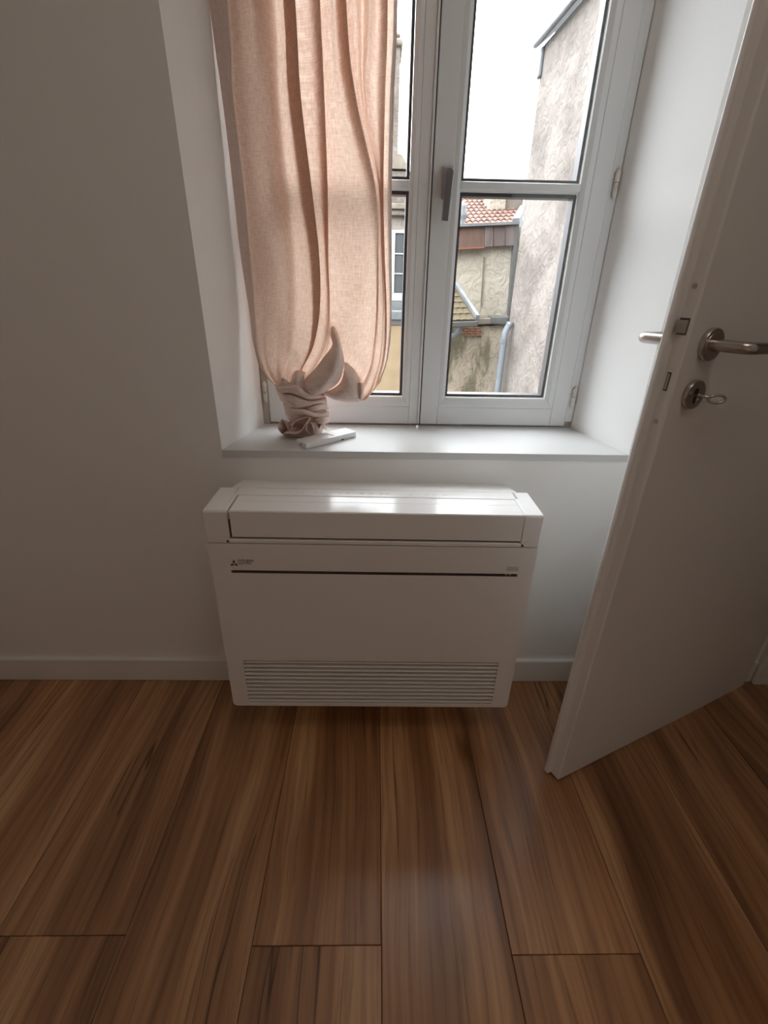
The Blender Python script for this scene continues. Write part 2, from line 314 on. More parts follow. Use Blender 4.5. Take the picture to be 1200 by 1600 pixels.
# left of opening: prism following splay, same for right
hexa(wb, [(x0,0,-.05),(XL,0,-.05),(XLw,YW,-.05),(XLw,YF,-.05),(x0,YF,-.05)], [(x0,0,2.9),(XL,0,2.9),(XLw,YW,2.9),(XLw,YF,2.9),(x0,YF,2.9)])
hexa(wb, [(XR,0,-.05),(x1,0,-.05),(x1,YF,-.05),(XRw,YF,-.05),(XRw,YW,-.05)], [(XR,0,2.9),(x1,0,2.9),(x1,YF,2.9),(XRw,YF,2.9),(XRw,YW,2.9)])
hexa(wb, [(XL,0,-.05),(XR,0,-.05),(XRw,YW,-.05),(XRw,YF,-.05),(XLw,YF,-.05),(XLw,YW,-.05)], [(XL,0,.772),(XR,0,.772),(XRw,YW,.772),(XRw,YF,.772),(XLw,YF,.772),(XLw,YW,.772)])
hexa(wb, [(XL,0,ZL),(XR,0,ZL),(XRw,YW,ZL),(XRw,YF,ZL),(XLw,YF,ZL),(XLw,YW,ZL)], [(XL,0,2.9),(XR,0,2.9),(XRw,YW,2.9),(XRw,YF,2.9),(XLw,YF,2.9),(XLw,YW,2.9)])
wall_back = obj('wall_back', wb, wall_m)
tag(wall_back, 'white painted wall with the deep window recess, behind the heating and cooling unit', kind='structure')
# outer masonry skin (rendered reveal seen through the right pane)
ob = B()
box(ob, x0, XLo, YF, YO, -3.2, 3.2); box(ob, XRo, x1, YF, YO, -3.2, 3.2)
box(ob, XLo, XRo, YF, YO, -3.2, ZSO); box(ob, XLo, XRo, YF, YO, 2.54, 3.2)
tag(obj('wall_outer', ob, reveal_m), 'cream rendered outer reveal beside the right window pane', kind='structure')
bm = B(); box(bm, RX0-.15, RX0, RY-.15, 0, -.05, 2.9); tag(obj('wall_left', bm, wall_m), 'white side wall out of view on the left', kind='structure')
bm = B(); box(bm, RX0-.15, HX+.15, RY-.15, RY, -.05, 2.9); tag(obj('wall_front', bm, wall_m), 'white wall behind the camera', kind='structure')
bm = B(); box(bm, RX0-.15, HX+.15, RY-.15, 0, 2.8, 2.95); tag(obj('ceiling', bm, ceil_m), 'white ceiling above the room', kind='structure')
# right wall with doorway (hinge side next to the window wall)
DY0, DY1 = -.028, -.90
bm = B(); box(bm, RX1, RX1+.10, RY, DY1-.04, -.05, 2.8); box(bm, RX1, RX1+.10, DY1-.04, 0, 2.09, 2.8); box(bm, RX1+.001, RX1+.10, DY0+.014, 0, 0, 2.09)
tag(obj('wall_right', bm, wall_m), 'white right-hand wall with the doorway', kind='structure')
bm = B(); box(bm, HX, HX+.15, RY, 0, -.05, 2.9); tag(obj('wall_hallway', bm, wall_m), 'white hallway wall beyond the doorway', kind='structure')
# door casing
bm = B(); box(bm, RX1-.006, RX1+.112, DY0, DY0+.0139, .001, 2.06)
box(bm, RX1+.05, RX1+.085, DY0-.012, DY0, .001, 2.05)
tag(obj('trim_2', bm, base_m, bev=.002), 'white door jamb at the right edge, behind the open door', kind='structure')
bm = B(); box(bm, RX1-.006, RX1+.112, DY1-.04, DY1, .001, 2.09); box(bm, RX1-.006, RX1+.112, DY1, DY0+.0139, 2.06, 2.09)
tag(obj('trim_3', bm, base_m, bev=.002), 'white door jamb and head on the latch side', kind='structure')
# baseboards
def baseb(name, x0, x1, lab):
    bm = B(); slab(bm, [(x0, 0, 0.001),(x0,-.015,.001),(x0,-.015,.083),(x0,-.012,.0875),(x0,0,.0881)], (x1-x0, 0, 0)); tag(obj(name, bm, base_m, bev=.0015), lab, kind='structure')
baseb('baseboard_back', RX0, RX1-.008, 'low white baseboard running along the window wall')
bm = B(); box(bm, RX0, RX0+.015, RY, -.016, .001, .088); tag(obj('baseboard_left', bm, base_m), 'white baseboard on the left wall', kind='structure')

# floor and planks
fb = B(); box(fb, RX0-.15, HX+.15, RY-.15, 0, -.06, -.012)
floor = tag(obj('floor', fb, sub_m), 'brown wood-look plank floor', kind='structure')
PW = .2565; planks = {}
def plank(xa, xb, ya, yb):
    g = .0007; w = xb-xa-2*g; l = yb-ya-2*g; key = (round(w,4), round(l,4))
    if key not in planks:
        bm = B(); hh = .0012
        hexa(bm, [(-w/2,-l/2,-.0119),(w/2,-l/2,-.0119),(w/2,l/2,-.0119),(-w/2,l/2,-.0119)], [(-w/2,-l/2,-hh*.5),(w/2,-l/2,-hh*.5),(w/2,l/2,-hh*.5),(-w/2,l/2,-hh*.5)])
        bmesh.ops.delete(bm, geom=[f for f in bm.faces if f.calc_center_median().z > -hh*.6 and abs(f.normal.z) > .9 and f.calc_center_median().z > -.005], context='FACES_ONLY')
        top = [bm.verts.new(p) for p in ((-w/2+hh,-l/2+hh,0),(w/2-hh,-l/2+hh,0),(w/2-hh,l/2-hh,0),(-w/2+hh,l/2-hh,0))]
        bm.verts.ensure_lookup_table(); ed = [v for v in bm.verts if abs(v.co.z+hh*.5) < 1e-6]
        ed.sort(key=lambda v: math.atan2(v.co.y/l, v.co.x/w)); top.sort(key=lambda v: math.atan2(v.co.y/l, v.co.x/w))
        for i in range(4): bm.faces.new((ed[i], ed[(i+1)%4], top[(i+1)%4], top[i]))
        bm.faces.new(top)
        planks[key] = obj('plank', bm, wood_m, floor); o = planks[key]
    else:
        o = planks[key].copy(); C.objects.link(o); o.parent = floor
    o.location = ((xa+xb)/2, (ya+yb)/2, 0)
JO = {-1: -.700, 1: -.717, -3: -.681, 3: -1.2, 5: -1.25, -5: -1.1, -7: -1.1}
for k in range(-8, 10):
    xa, xb = .026+PW*k, .026+PW*(k+1)
    if xb < RX0 or xa > HX: continue
    ys = [0]; j = JO.get(k, -1.345 if k % 2 == 0 else -.70)
    while j > RY: ys.append(j); j -= 1.28
    ys.append(RY)
    for a_, b__ in zip(ys, ys[1:]): plank(max(xa, RX0), min(xb, HX), b__, a_)

# window sill board
sb_ = B()
hexa(sb_, [(XL+.0005,-.004,.7725),(XR-.0005,-.004,.7725),(XRw-.001,YW+.012,.7725),(XLw+.001,YW+.012,.7725)], [(XL+.0005,-.004,ZS),(XR-.0005,-.004,ZS),(XRw-.001,YW+.012,ZS),(XLw+.001,YW+.012,ZS)])
tag(obj('trim_1', sb_, sill_m, bev=.0015), 'glossy white painted window sill board', kind='structure')

# ------------------------------------------------------------------ window
win = empty('window_1', (.14, YW, ZS), 'white two-leaf window with one horizontal glazing bar per leaf', kind='structure')
win_inv = Matrix.Translation((-.14, -YW, -ZS))
def wobj(name, bm, material, parent=win, **k):
    off = win_inv.copy()
    for v in bm.verts: v.co = off @ v.co
    return obj(name, bm, material, parent, **k)
SB, ST = .7975, 2.575          # sash bottom / top
fx0, fx1 = XLw+.001, XRw-.001
bm = B()
box(bm, fx0, -.300, .259, YF-.001, ZS+.0005, 2.618); box(bm, .575, fx1, .259, YF-.001, ZS+.0005, 2.618)
box(bm, fx0, fx1, YW+.0125, YF-.001, .7722, ZS+.005); box(bm, fx0, fx1, .259, YF-.001, 2.55, 2.618)
wobj('window_frame', bm, oldwood_m, bev=.002)
bm = B(); box(bm, .590, .612, .2565, .262, .81, 2.6); wobj('frame_cover', bm, pvc_m, bev=.001)
GY = .267                      # inner glass face
def sash(xa, xb, ga, gb, ba, bb, name='sash'):
    """xa..xb outer, ba..bb bead outer line, ga..gb glass daylight"""
    bm = B(); zb0, zb1 = .850, 2.508; zg0, zg1 = .879, 2.480
    box(bm, xa, ba, YW, .300, SB, ST); box(bm, bb, xb, YW, .300, SB, ST)
    box(bm, ba, bb, YW, .300, SB, zb0); box(bm, ba, bb, YW, .300, zb1, ST)
    S = wobj(name, bm, pvc_m, bev=.0018)
    # four mitred glazing beads
    yo, yi = YW-.0005, GY-.001
    o_ = [(ba,zb0),(bb,zb0),(bb,zb1),(ba,zb1)]; i_ = [(ga,zg0),(gb,zg0),(gb,zg1),(ga,zg1)]
    for k in range(4):
        k2 = (k+1) % 4; bm = B(); e = .0005
        def q(P, y): return (P[0], y, P[1])
        def mid(P, Q, t): return (P[0]+(Q[0]-P[0])*t, P[1]+(Q[1]-P[1])*t)
        A, A2 = o_[k], o_[k2]; G, G2 = i_[k], i_[k2]
        M1, M2 = mid(A, G, .55), mid(A2, G2, .55)
        hexa(bm, [q(A, yo+.0015), q(M1, yo), q(G, yo+.007), q(G, yi), q(A, yi)], [q(A2, yo+.0015), q(M2, yo), q(G2, yo+.007), q(G2, yi), q(A2, yi)])
        for v in bm.verts: v.co = win_inv @ v.co
        obj('glazing_bead', bm, pvc_m, S, bev=.0006)
    # glazing bars, dark spacer frame inside each glazing unit, and the panes
    bars = [(1.397, 1.4195), (1.940, 1.9625)]
    for zm0, zm1 in bars:
        bm = B()
        slab(bm, [(ga+.0003,YW+.004,zm0+.006),(ga+.0003,YW+.004,zm1-.002),(ga+.0003,YW+.010,zm1),(ga+.0003,GY-.0005,zm1),(ga+.0003,GY-.0005,zm0),(ga+.0003,YW+.012,zm0)], (gb-ga-.0006, 0, 0))
        for v in bm.verts: v.co = win_inv @ v.co
        obj('glazing_bar', bm, pvc_m, S, bev=.001)
        bm = B(); box(bm, ga+.0003, gb-.0003, GY+.006, GY+.026, zm0+.002, zm1-.002)
        for v in bm.verts: v.co = win_inv @ v.co
        obj('outer_glazing_bar', bm, pvc_m, S)
    for (z0, z1) in ((zg0, 1.397), (1.4195, 1.940), (1.9625, zg1)):
        bm = B(); t = .0078; y0, y1 = GY+.0042, GY+.037
        box(bm, ga, ga+t, y0, y1, z0, z1); box(bm, gb-t, gb, y0, y1, z0, z1)
        box(bm, ga+t, gb-t, y0, y1, z0, z0+t); box(bm, ga+t, gb-t, y0, y1, z1-t, z1)
        for v in bm.verts: v.co = win_inv @ v.co
        obj('glazing_spacer', bm, spacer_m, S)
        bm = B(); box(bm, ga-.004, gb+.004, GY, GY+.004, z0-.004, z1+.004)
        for v in bm.verts: v.co = win_inv @ v.co
        obj('glass_pane', bm, glass_m, S)
    return S
SR = sash(.1405, .5885, .2125, .516, .192, .5425)
SL = sash(-.318, .1315, -.240, .0835, -.268, .1045)
bm = B(); box(bm, .1315, .1372, YW-.004, .262, SB+.002, ST-.002); wobj('meeting_strip', bm, pvc_m, bev=.001)
bm = B(); box(bm, .1372, .1405, YW+.006, .28, SB, ST); wobj('meeting_seal', bm, seal_m)
# handle on the right leaf
bm = B(); box(bm, .1635, .1895, YW-.010, YW-.0002, 1.379, 1.447); o = wobj('handle_plate', bm, grey_m, SR, bev=.002)
bm = B(); lathe(bm, [(.0095,0),(.0095,.016)], (.1765, YW-.010, 1.428), (0,-1,0), 20)
for v in bm.verts: v.co = win_inv @ v.co
obj('handle_neck', bm, grey_m, SR, smooth=False)
lean = Matrix.Rotation(math.radians(1.0), 4, 'Y')
def lever_shape(bm, w0, w1, y0, y1):
    pts = []; top = 1.428; r = w0/2
    for k in range(0, 13):
        a = PI*k/12; pts.append((r*math.cos(a), r*math.sin(a)))
    pts = pts + [(-w1/2, -.100), (w1/2, -.100)]
    c_ = Vector((.1765, 0, top))
    rr_ = Matrix.Rotation(math.radians(2), 3, 'Y')
    P = [c_ + rr_ @ Vector((x, 0, z)) for x, z in pts]
    hexa(bm, [(p.x, y0, p.z) for p in P], [(p.x, y1, p.z) for p in P])
    return bm
bm = B(); lever_shape(bm, .0205, .0165, YW-.040, YW-.026)
for v in bm.verts: v.co = win_inv @ v.co
obj('handle_lever', bm, grey_m, SR, bev=.0012)
bm = B(); lever_shape(bm, .0165, .0130, YW-.0408, YW-.040)
for v in bm.verts: v.co = win_inv @ v.co
o = obj('lever_face', bm, greyd_m, SR); o['label'] = 'dark grey face of the lever'
# hinges
for x, z in ((.603, 1.395), (.601, .860), (-.326, .862), (-.326, 1.395)):
    bm = B(); tube(bm, [(x, YW-.001, z), (x, YW-.001, z+.0265)], .0062, 12); tube(bm, [(x, YW-.001, z+.028), (x, YW-.001, z+.052)], .0066, 12)
    tube(bm, [(x, YW-.001, z+.052), (x, YW-.001, z+.058)], [.005, .0025], 12); tube(bm, [(x, YW-.001, z-.007), (x, YW-.001, z)], [.0025, .005], 12)
    box(bm, x-.008, x+.008, YW+.004, YW+.0075, z, z+.05)
    wobj('hinge', bm, hinge_m, smooth=False)
bm = B(); box(bm, fx0+.0005, -.3185, .2515, .259, ZS+.001, .99); o = wobj('worn_frame_edge', bm, oldwood_m)

# ------------------------------------------------------------------ open door (rebated leaf)
DQ = (0.42385483, 0.01830743, -0.00298982, 0.49628447, -0.36452451)
Rz = Matrix.Rotation(DQ[0], 3, 'Z'); Ry_ = Matrix.Rotation(DQ[1], 3, 'Y'); Rx_ = Matrix.Rotation(DQ[2], 3, 'X')
door = empty('door_1', (DQ[3], DQ[4], .006), 'white interior door standing open at the right, steel lever handle', kind='structure')
door.rotation_mode = 'XYZ'; door.rotation_euler = (Rz @ Ry_ @ Rx_).to_euler()
DW, DH, DT = .822, 2.03, .040
bm = B()
# leaf with overlapping lip on the far side, profile in plan (s, d)
prof = [(0.0,0.0),(DW,0.0),(DW,DT),(-.013,DT),(-.013,.0255),(0.0,.0255)]
hexa(bm, [(s,d,0.0) for s,d in prof], [(s,d,DH) for s,d in prof])
obj('door_leaf', bm, door_m, door, bev=.0045, segs=4)
def handle(z, s, near):
    sg = -1 if near else 1; d0 = 0 if near else DT
    bm = B(); lathe(bm, [(.0262,0),(.0268,.0012),(.0268,.0075),(.0258,.0088),(.020,.0088),(.0195,.0095),(.012,.0095)], (s, d0, z), (0,sg,0), 40)
    o = obj('handle_rose', bm, steel_m, door, smooth=True); o.modifiers.new('es', 'EDGE_SPLIT').split_angle = math.radians(40)
    L1 = .064 if near else .092
    pts = [(s, d0+sg*.008, z), (s, d0+sg*(L1-.016), z)]
    for k in range(1, 7):
        a = PI/2*k/6; pts.append((s+.016*(1-math.cos(a)), d0+sg*(L1-.016+.016*math.sin(a)), z))
    pts += [(s+.05, d0+sg*L1, z), (s+.126, d0+sg*L1, z), (s+.130, d0+sg*(L1-.001), z)]
    bm = B(); tube(bm, pts, [.0098]*(len(pts)-1)+[.0085], 22)
    o = obj('handle_lever', bm, steel_m, door, smooth=True); o.modifiers.new('es', 'EDGE_SPLIT').split_angle = math.radians(40)
handle(1.094, .058, True); handle(1.094, .058, False)
bm = B(); lathe(bm, [(.0248,0),(.0252,.0012),(.0252,.0072),(.0244,.0084),(.013,.0084),(.013,.0078),(.001,.0078)], (.0535, 0, 1.011), (0,-1,0), 40)
o = obj('keyhole_rose', bm, steel_m, door, smooth=True); o.modifiers.new('es', 'EDGE_SPLIT').split_angle = math.radians(35)
bm = B(); box(bm, .0510, .0560, -.0088, -.0079, .996, 1.020); lathe(bm, [(.0048,0),(.0048,.0009)], (.0535,-.0079,1.018), (0,-1,0), 16); obj('keyhole', bm, acd_m, door)
# lock face on the free edge
bm = B(); box(bm, -.0006, .0002, .0035, .0235, .945, 1.20); obj('lock_faceplate', bm, door_m, door)
bm = B(); box(bm, -.0012, -.0005, .0050, .0225, 1.108, 1.134); o = obj('latch_plate', bm, steeld_m, door)
bm = B(); hexa(bm, [(-.001,.007,1.111),(-.001,.0205,1.111),(-.009,.0205,1.111)], [(-.001,.007,1.131),(-.001,.0205,1.131),(-.009,.0205,1.131)]); obj('latch_bolt', bm, steel_m, door)
bm = B(); box(bm, -.0010, -.0004, .0105, .0175, 1.017, 1.048); obj('bolt_slot', bm, acd_m, door)
bm = B(); box(bm, -.0018, -.0008, .0118, .0162, 1.019, 1.046); obj('dead_bolt', bm, steel_m, door)
for z in (1.181, .963):
    bm = B(); lathe(bm, [(.0042,0),(.0040,.0012),(.001,.0012)], (-.0005, .0140, z), (-1,0,0), 14); obj('screw', bm, steel_m, door)
# key: a thing of its own, standing in the lock
DM = Matrix.Translation(door.location) @ door.rotation_euler.to_matrix().to_4x4()
key = empty('door_key', DM @ Vector((.0535, -.009, 1.011)), 'small steel key standing in the keyhole rose under the door handle', 'key')
key.rotation_euler = door.rotation_euler
bm = B(); tube(bm, [(0,.002,0),(0,-.024,0)], .0028, 12); lathe(bm, [(.0042,0),(.0042,.003)], (0,-.004,0), (0,-1,0), 16); obj('shaft', bm, steel_m, key, smooth=True)
bm = B(); ring = []
for k in range(25):
    a = 2*PI*k/24; ring.append((.0105*math.sin(a)*.92, -.0355-.0125*math.cos(a), .0055*math.sin(a)))
tube(bm, ring, .0022, 8, caps=False); obj('bow', bm, steel_m, key, smooth=True)

# ------------------------------------------------------------------ air conditioner (floor console)
ac = empty('air_conditioner', (0, -.12, .1325), 'white wall-hung heating and cooling console unit under the window sill', 'air conditioner')
AO = Vector((-.0025, -.12, .1325))
AX, YFR, Z0, Z1, ZSM = .3775, -.2345, .1325, .7275, .6455
def aobj(name, bm, material, parent=ac, **k):
    T = Matrix.Translation((0,.12,-.1325)); S_ = Matrix.Rotation(math.radians(.42), 4, 'Y')
    for v in bm.verts: v.co = S_ @ (T @ v.co)
    o = obj(name, bm, material, parent, **k); return o
gx0, gx1, gz0, gz1 = -.335, .333, .1435, .2965
# casing behind front panel
bm = B(); box(bm, -AX+.002, AX-.002, -.196, -.100, Z0+.002, .700); box(bm, -AX+.002, gx0-.003, -.2163, -.196, Z0+.002, .65); box(bm, gx1+.003, AX-.002, -.2163, -.196, Z0+.002, .65); box(bm, gx0-.003, gx1+.003, -.2163, -.196, gz1+.003, .65); box(bm, gx0-.003, gx1+.003, -.2163, -.196, Z0+.002, gz0-.003); aobj('casing', bm, ac_m)
bm = B(); slab(bm, [(-.352,-.0995,.16),(-.352,-.0005,.16),(-.352,-.0005,.706),(-.352,-.0995,.7262)], (.7045,0,0)); aobj('back_spacer', bm, ac_m, bev=.003)
# front panel with opening for grille: four pieces in one mesh, rounded lower corners
bm = B(); gx0, gx1, gz0, gz1 = -.335, .333, .1435, .2965; yb = -.2165; sz0, sz1 = .5655, .5735; sx0, sx1 = -.333, .340; r = .012
def front_poly(bm, pts): slab(bm, [(x, YFR, z) for x, z in pts], (0, yb-YFR, 0))
arcL = [(-AX+r-r*math.sin(a), Z0+r-r*math.cos(a)) for a in [PI/2*k/6 for k in range(7)]]
front_poly(bm, [(gx0, Z0)] + arcL + [(-AX, ZSM-.0018), (gx0, ZSM-.0018)])
arcR = [(AX-r+r*math.sin(a), Z0+r-r*math.cos(a)) for a in [PI/2*k/6 for k in range(7)]]
front_poly(bm, [(sx1, Z0)] + arcR + [(AX, ZSM-.0018), (sx1, ZSM-.0018)])
front_poly(bm, [(gx0, Z0), (sx1, Z0), (sx1, gz0), (gx0, gz0)])
front_poly(bm, [(gx1, gz0), (sx1, gz0), (sx1, gz1), (gx1, gz1)])
front_poly(bm, [(gx0, gz1), (sx1, gz1), (sx1, sz0), (gx0, sz0)])
front_poly(bm, [(gx0, sz0), (sx0, sz0), (sx0, sz1), (gx0, sz1)])
front_poly(bm, [(gx0, sz1), (sx1, sz1), (sx1, ZSM-.0018), (gx0, ZSM-.0018)])
bmesh.ops.remove_doubles(bm, verts=bm.verts, dist=1e-5)
aobj('front_panel', bm, ac_m)
bm = B(); box(bm, gx0-.0028, gx1+.0028, -.1959, -.1955, gz0-.0028, gz1+.0028); aobj('grille_backing', bm, mat('grille_backing_plastic', (.16,.15,.145), .6))
for k in range(11):
    z = gz0 + (gz1-gz0)*(k+.5)/11; h_ = .0139
    if k == 0:
        bm = B(); slab(bm, [(gx0+.0003,-.2330,z-.0024),(gx0+.0003,-.2342,z-.0008),(gx0+.0003,-.2335,z+.0010),(gx0+.0003,-.2060,z+.0032),(gx0+.0003,-.2040,z+.0032),(gx0+.0003,-.2040,z+.0008),(gx0+.0003,-.2290,z-.0026)], (gx1-gx0-.0006,0,0))
        s0 = aobj('grille_slat', bm, ac_m)
        sz = z
    else:
        s_ = s0.copy(); C.objects.link(s_); s_.parent = ac; s_.location = (math.sin(math.radians(.42))*(z-sz), 0, z-sz)
# display slot
bm = B(); box(bm, sx0, sx1, -.2200, -.2195, sz0, sz1); aobj('display_slot', bm, slot_m)
bm = B(); slab(bm, [(sx0+.001,-.2340,sz0),(sx0+.001,-.2205,sz0+.0022),(sx0+.001,-.2205,sz0)], (sx1-sx0-.002,0,0)); aobj('display_slot_lip', bm, slot_e)
for x in (.3135, .3235):
    bm = B(); box(bm, x-.0022, x+.0022, -.2320, -.2295, sz0+.003, sz0+.0055); aobj('indicator_lamp', bm, lamp_m)
# printed marks
bm = B(); box(bm, .312, .340, -.2349, -.2345, .5815, .5935); aobj('rating_sticker', bm, stick_m)
def diamond(bm, cx, cz, ang, a=.0052):
    h1, w1 = a, a*.577; pts = [(0,0),(w1,h1),(0,2*h1),(-w1,h1)]
    P = [(cx + x*math.cos(ang)-z*math.sin(ang), YFR-.0001, cz + x*math.sin(ang)+z*math.cos(ang)) for x, z in pts]
    slab(bm, P, (0, -.0004, 0))
bm = B()
for a in (0, 2*PI/3, -2*PI/3): diamond(bm, -.3238, .5915, a)
aobj('logo_emblem', bm, ink_m)
def text_bm(s, size, x, z, y, space=1.0):
    cu = bpy.data.curves.new('t', 'FONT'); cu.body = s; cu.size = size; cu.extrude = .0002; cu.space_character = space
    to = bpy.data.objects.new('t', cu); C.objects.link(to); bpy.context.view_layer.update()
    me = bpy.data.meshes.new_from_object(to.evaluated_get(bpy.context.evaluated_depsgraph_get()))
    bpy.data.objects.remove(to); bm = bmesh.new(); bm.from_mesh(me); bpy.data.meshes.remove(me)
    xs = [v.co.x for v in bm.verts]; w = max(xs)-min(xs)
    for v in bm.verts: v.co = Vector((x+v.co.x-min(xs), y-v.co.z, z+v.co.y))
    return bm, w
for s_, z_ in (('MITSUBISHI', .5975), ('ELECTRIC', .5905)):
    bm, w_ = text_bm(s_, .0080, -.3135, z_, YFR-.0003)
    k_ = (.0355 if s_[0] == 'M' else .0300)/w_
    for v in bm.verts: v.co.x = -.3135 + (v.co.x+.3135)*k_
    aobj('logo_lettering', bm, ink_m)
# top cover: two cheeks, rear strip, lower strip
bm = B(); fx, yr = -.326, -.104
for sx in (-1, 1):
    xa_, xb_ = (-AX, fx) if sx < 0 else (.3345, AX)
    slab(bm, [(xa_, YFR, ZSM), (xa_, YFR, Z1-.004), (xa_, YFR+.004, Z1), (xa_, yr, Z1), (xa_, yr, ZSM)], (xb_-xa_, 0, 0))
box(bm, fx-.01, .3445, -.146, yr, .70, Z1)
box(bm, fx-.01, .3445, YFR, -.20, ZSM, .6560)
aobj('top_cover', bm, acg_m, bev=.0022, segs=3)
bm = B(); box(bm, fx-.005, .3395, -.226, -.150, .650, .700); aobj('outlet_cavity', bm, acd_m)
# outlet flap: front face + top, glossy, with a fine groove
bm = B(); pr = [(YFR, .6620), (YFR, Z1-.0025), (YFR+.0025, Z1), (-.1815, Z1), (-.1815, .712), (-.2265, .712), (-.2265, .6605)]
slab(bm, [(-.3202, y, z) for y, z in pr], (.3310+.3225, 0, 0)); aobj('outlet_flap', bm, acg_m, bev=.0008)
bm = B(); slab(bm, [(-.3202, -.1807, .7120), (-.3202, -.1807, Z1-.0002), (-.3202, -.1490, Z1-.0002), (-.3202, -.1490, .712)], (.3310+.3225, 0, 0)); aobj('rear_flap', bm, acg_m, bev=.0006)
# tiny embossed caution lettering on the rear strip (illegible in the photo)
bm = B(); rr_ = random.Random(3); x = -.19
while x < .19:
    w = rr_.uniform(.003, .012)
    if rr_.random() < .72:
        for q_ in (0, .006):
            box(bm, x, x+w, -.132+q_, -.1285+q_, Z1-.0002, Z1+.0003)
    x += w + rr_.uniform(.002, .012)
o = aobj('embossed_marks', bm, acg_m); o['kind'] = 'stuff'

# ------------------------------------------------------------------ slim white box on the sill
bx = empty('slim_box', (-.176, .009, ZS+.0004), 'slim white carton lying on the sill in front of the knotted curtain', 'box')
bx.rotation_euler = (0, 0, math.radians(43.5))
LB, WB, HB = .172, .050, .0150
bm = B(); hexa(bm, [(0,0,0),(LB,0,0),(LB+.004,WB,0),(.004,WB,0)], [(0,0,HB),(LB,0,HB),(LB+.004,WB,HB),(.004,WB,HB)]); obj('carton', bm, box_m, bx, bev=.0012)
bm = B(); box(bm, .108, .160, .008, .044, HB, HB+.0004); o = obj('label', bm, boxlab_m, bx); o['label'] = 'pale bluish-grey window label'
bm = B(); box(bm, .095, .099, .013, .040, HB, HB+.0004); box(bm, .088, .0895, .020, .044, HB, HB+.0004); obj('printed_line', bm, ink_m, bx)
bm = B(); box(bm, .0965, .1015, .008, .022, HB+.0001, HB+.0005); obj('printed_mark', bm, boxred_m, bx)
bm = B(); box(bm, -.0004, .0001, .021, .029, .006, .009); obj('end_mark', bm, ink_m, bx)
bm = B(); box(bm, .118, .126, -.0005, .0002, .0002, .0035); obj('thumb_notch', bm, ink_m, bx)

# ------------------------------------------------------------------ curtain
cur = empty('curtain', (-.19, .13, ZS), 'blush pink linen curtain hanging in the left of the window, knotted at the bottom', 'curtain')
CI = Matrix.Translation((.19, -.13, -ZS))
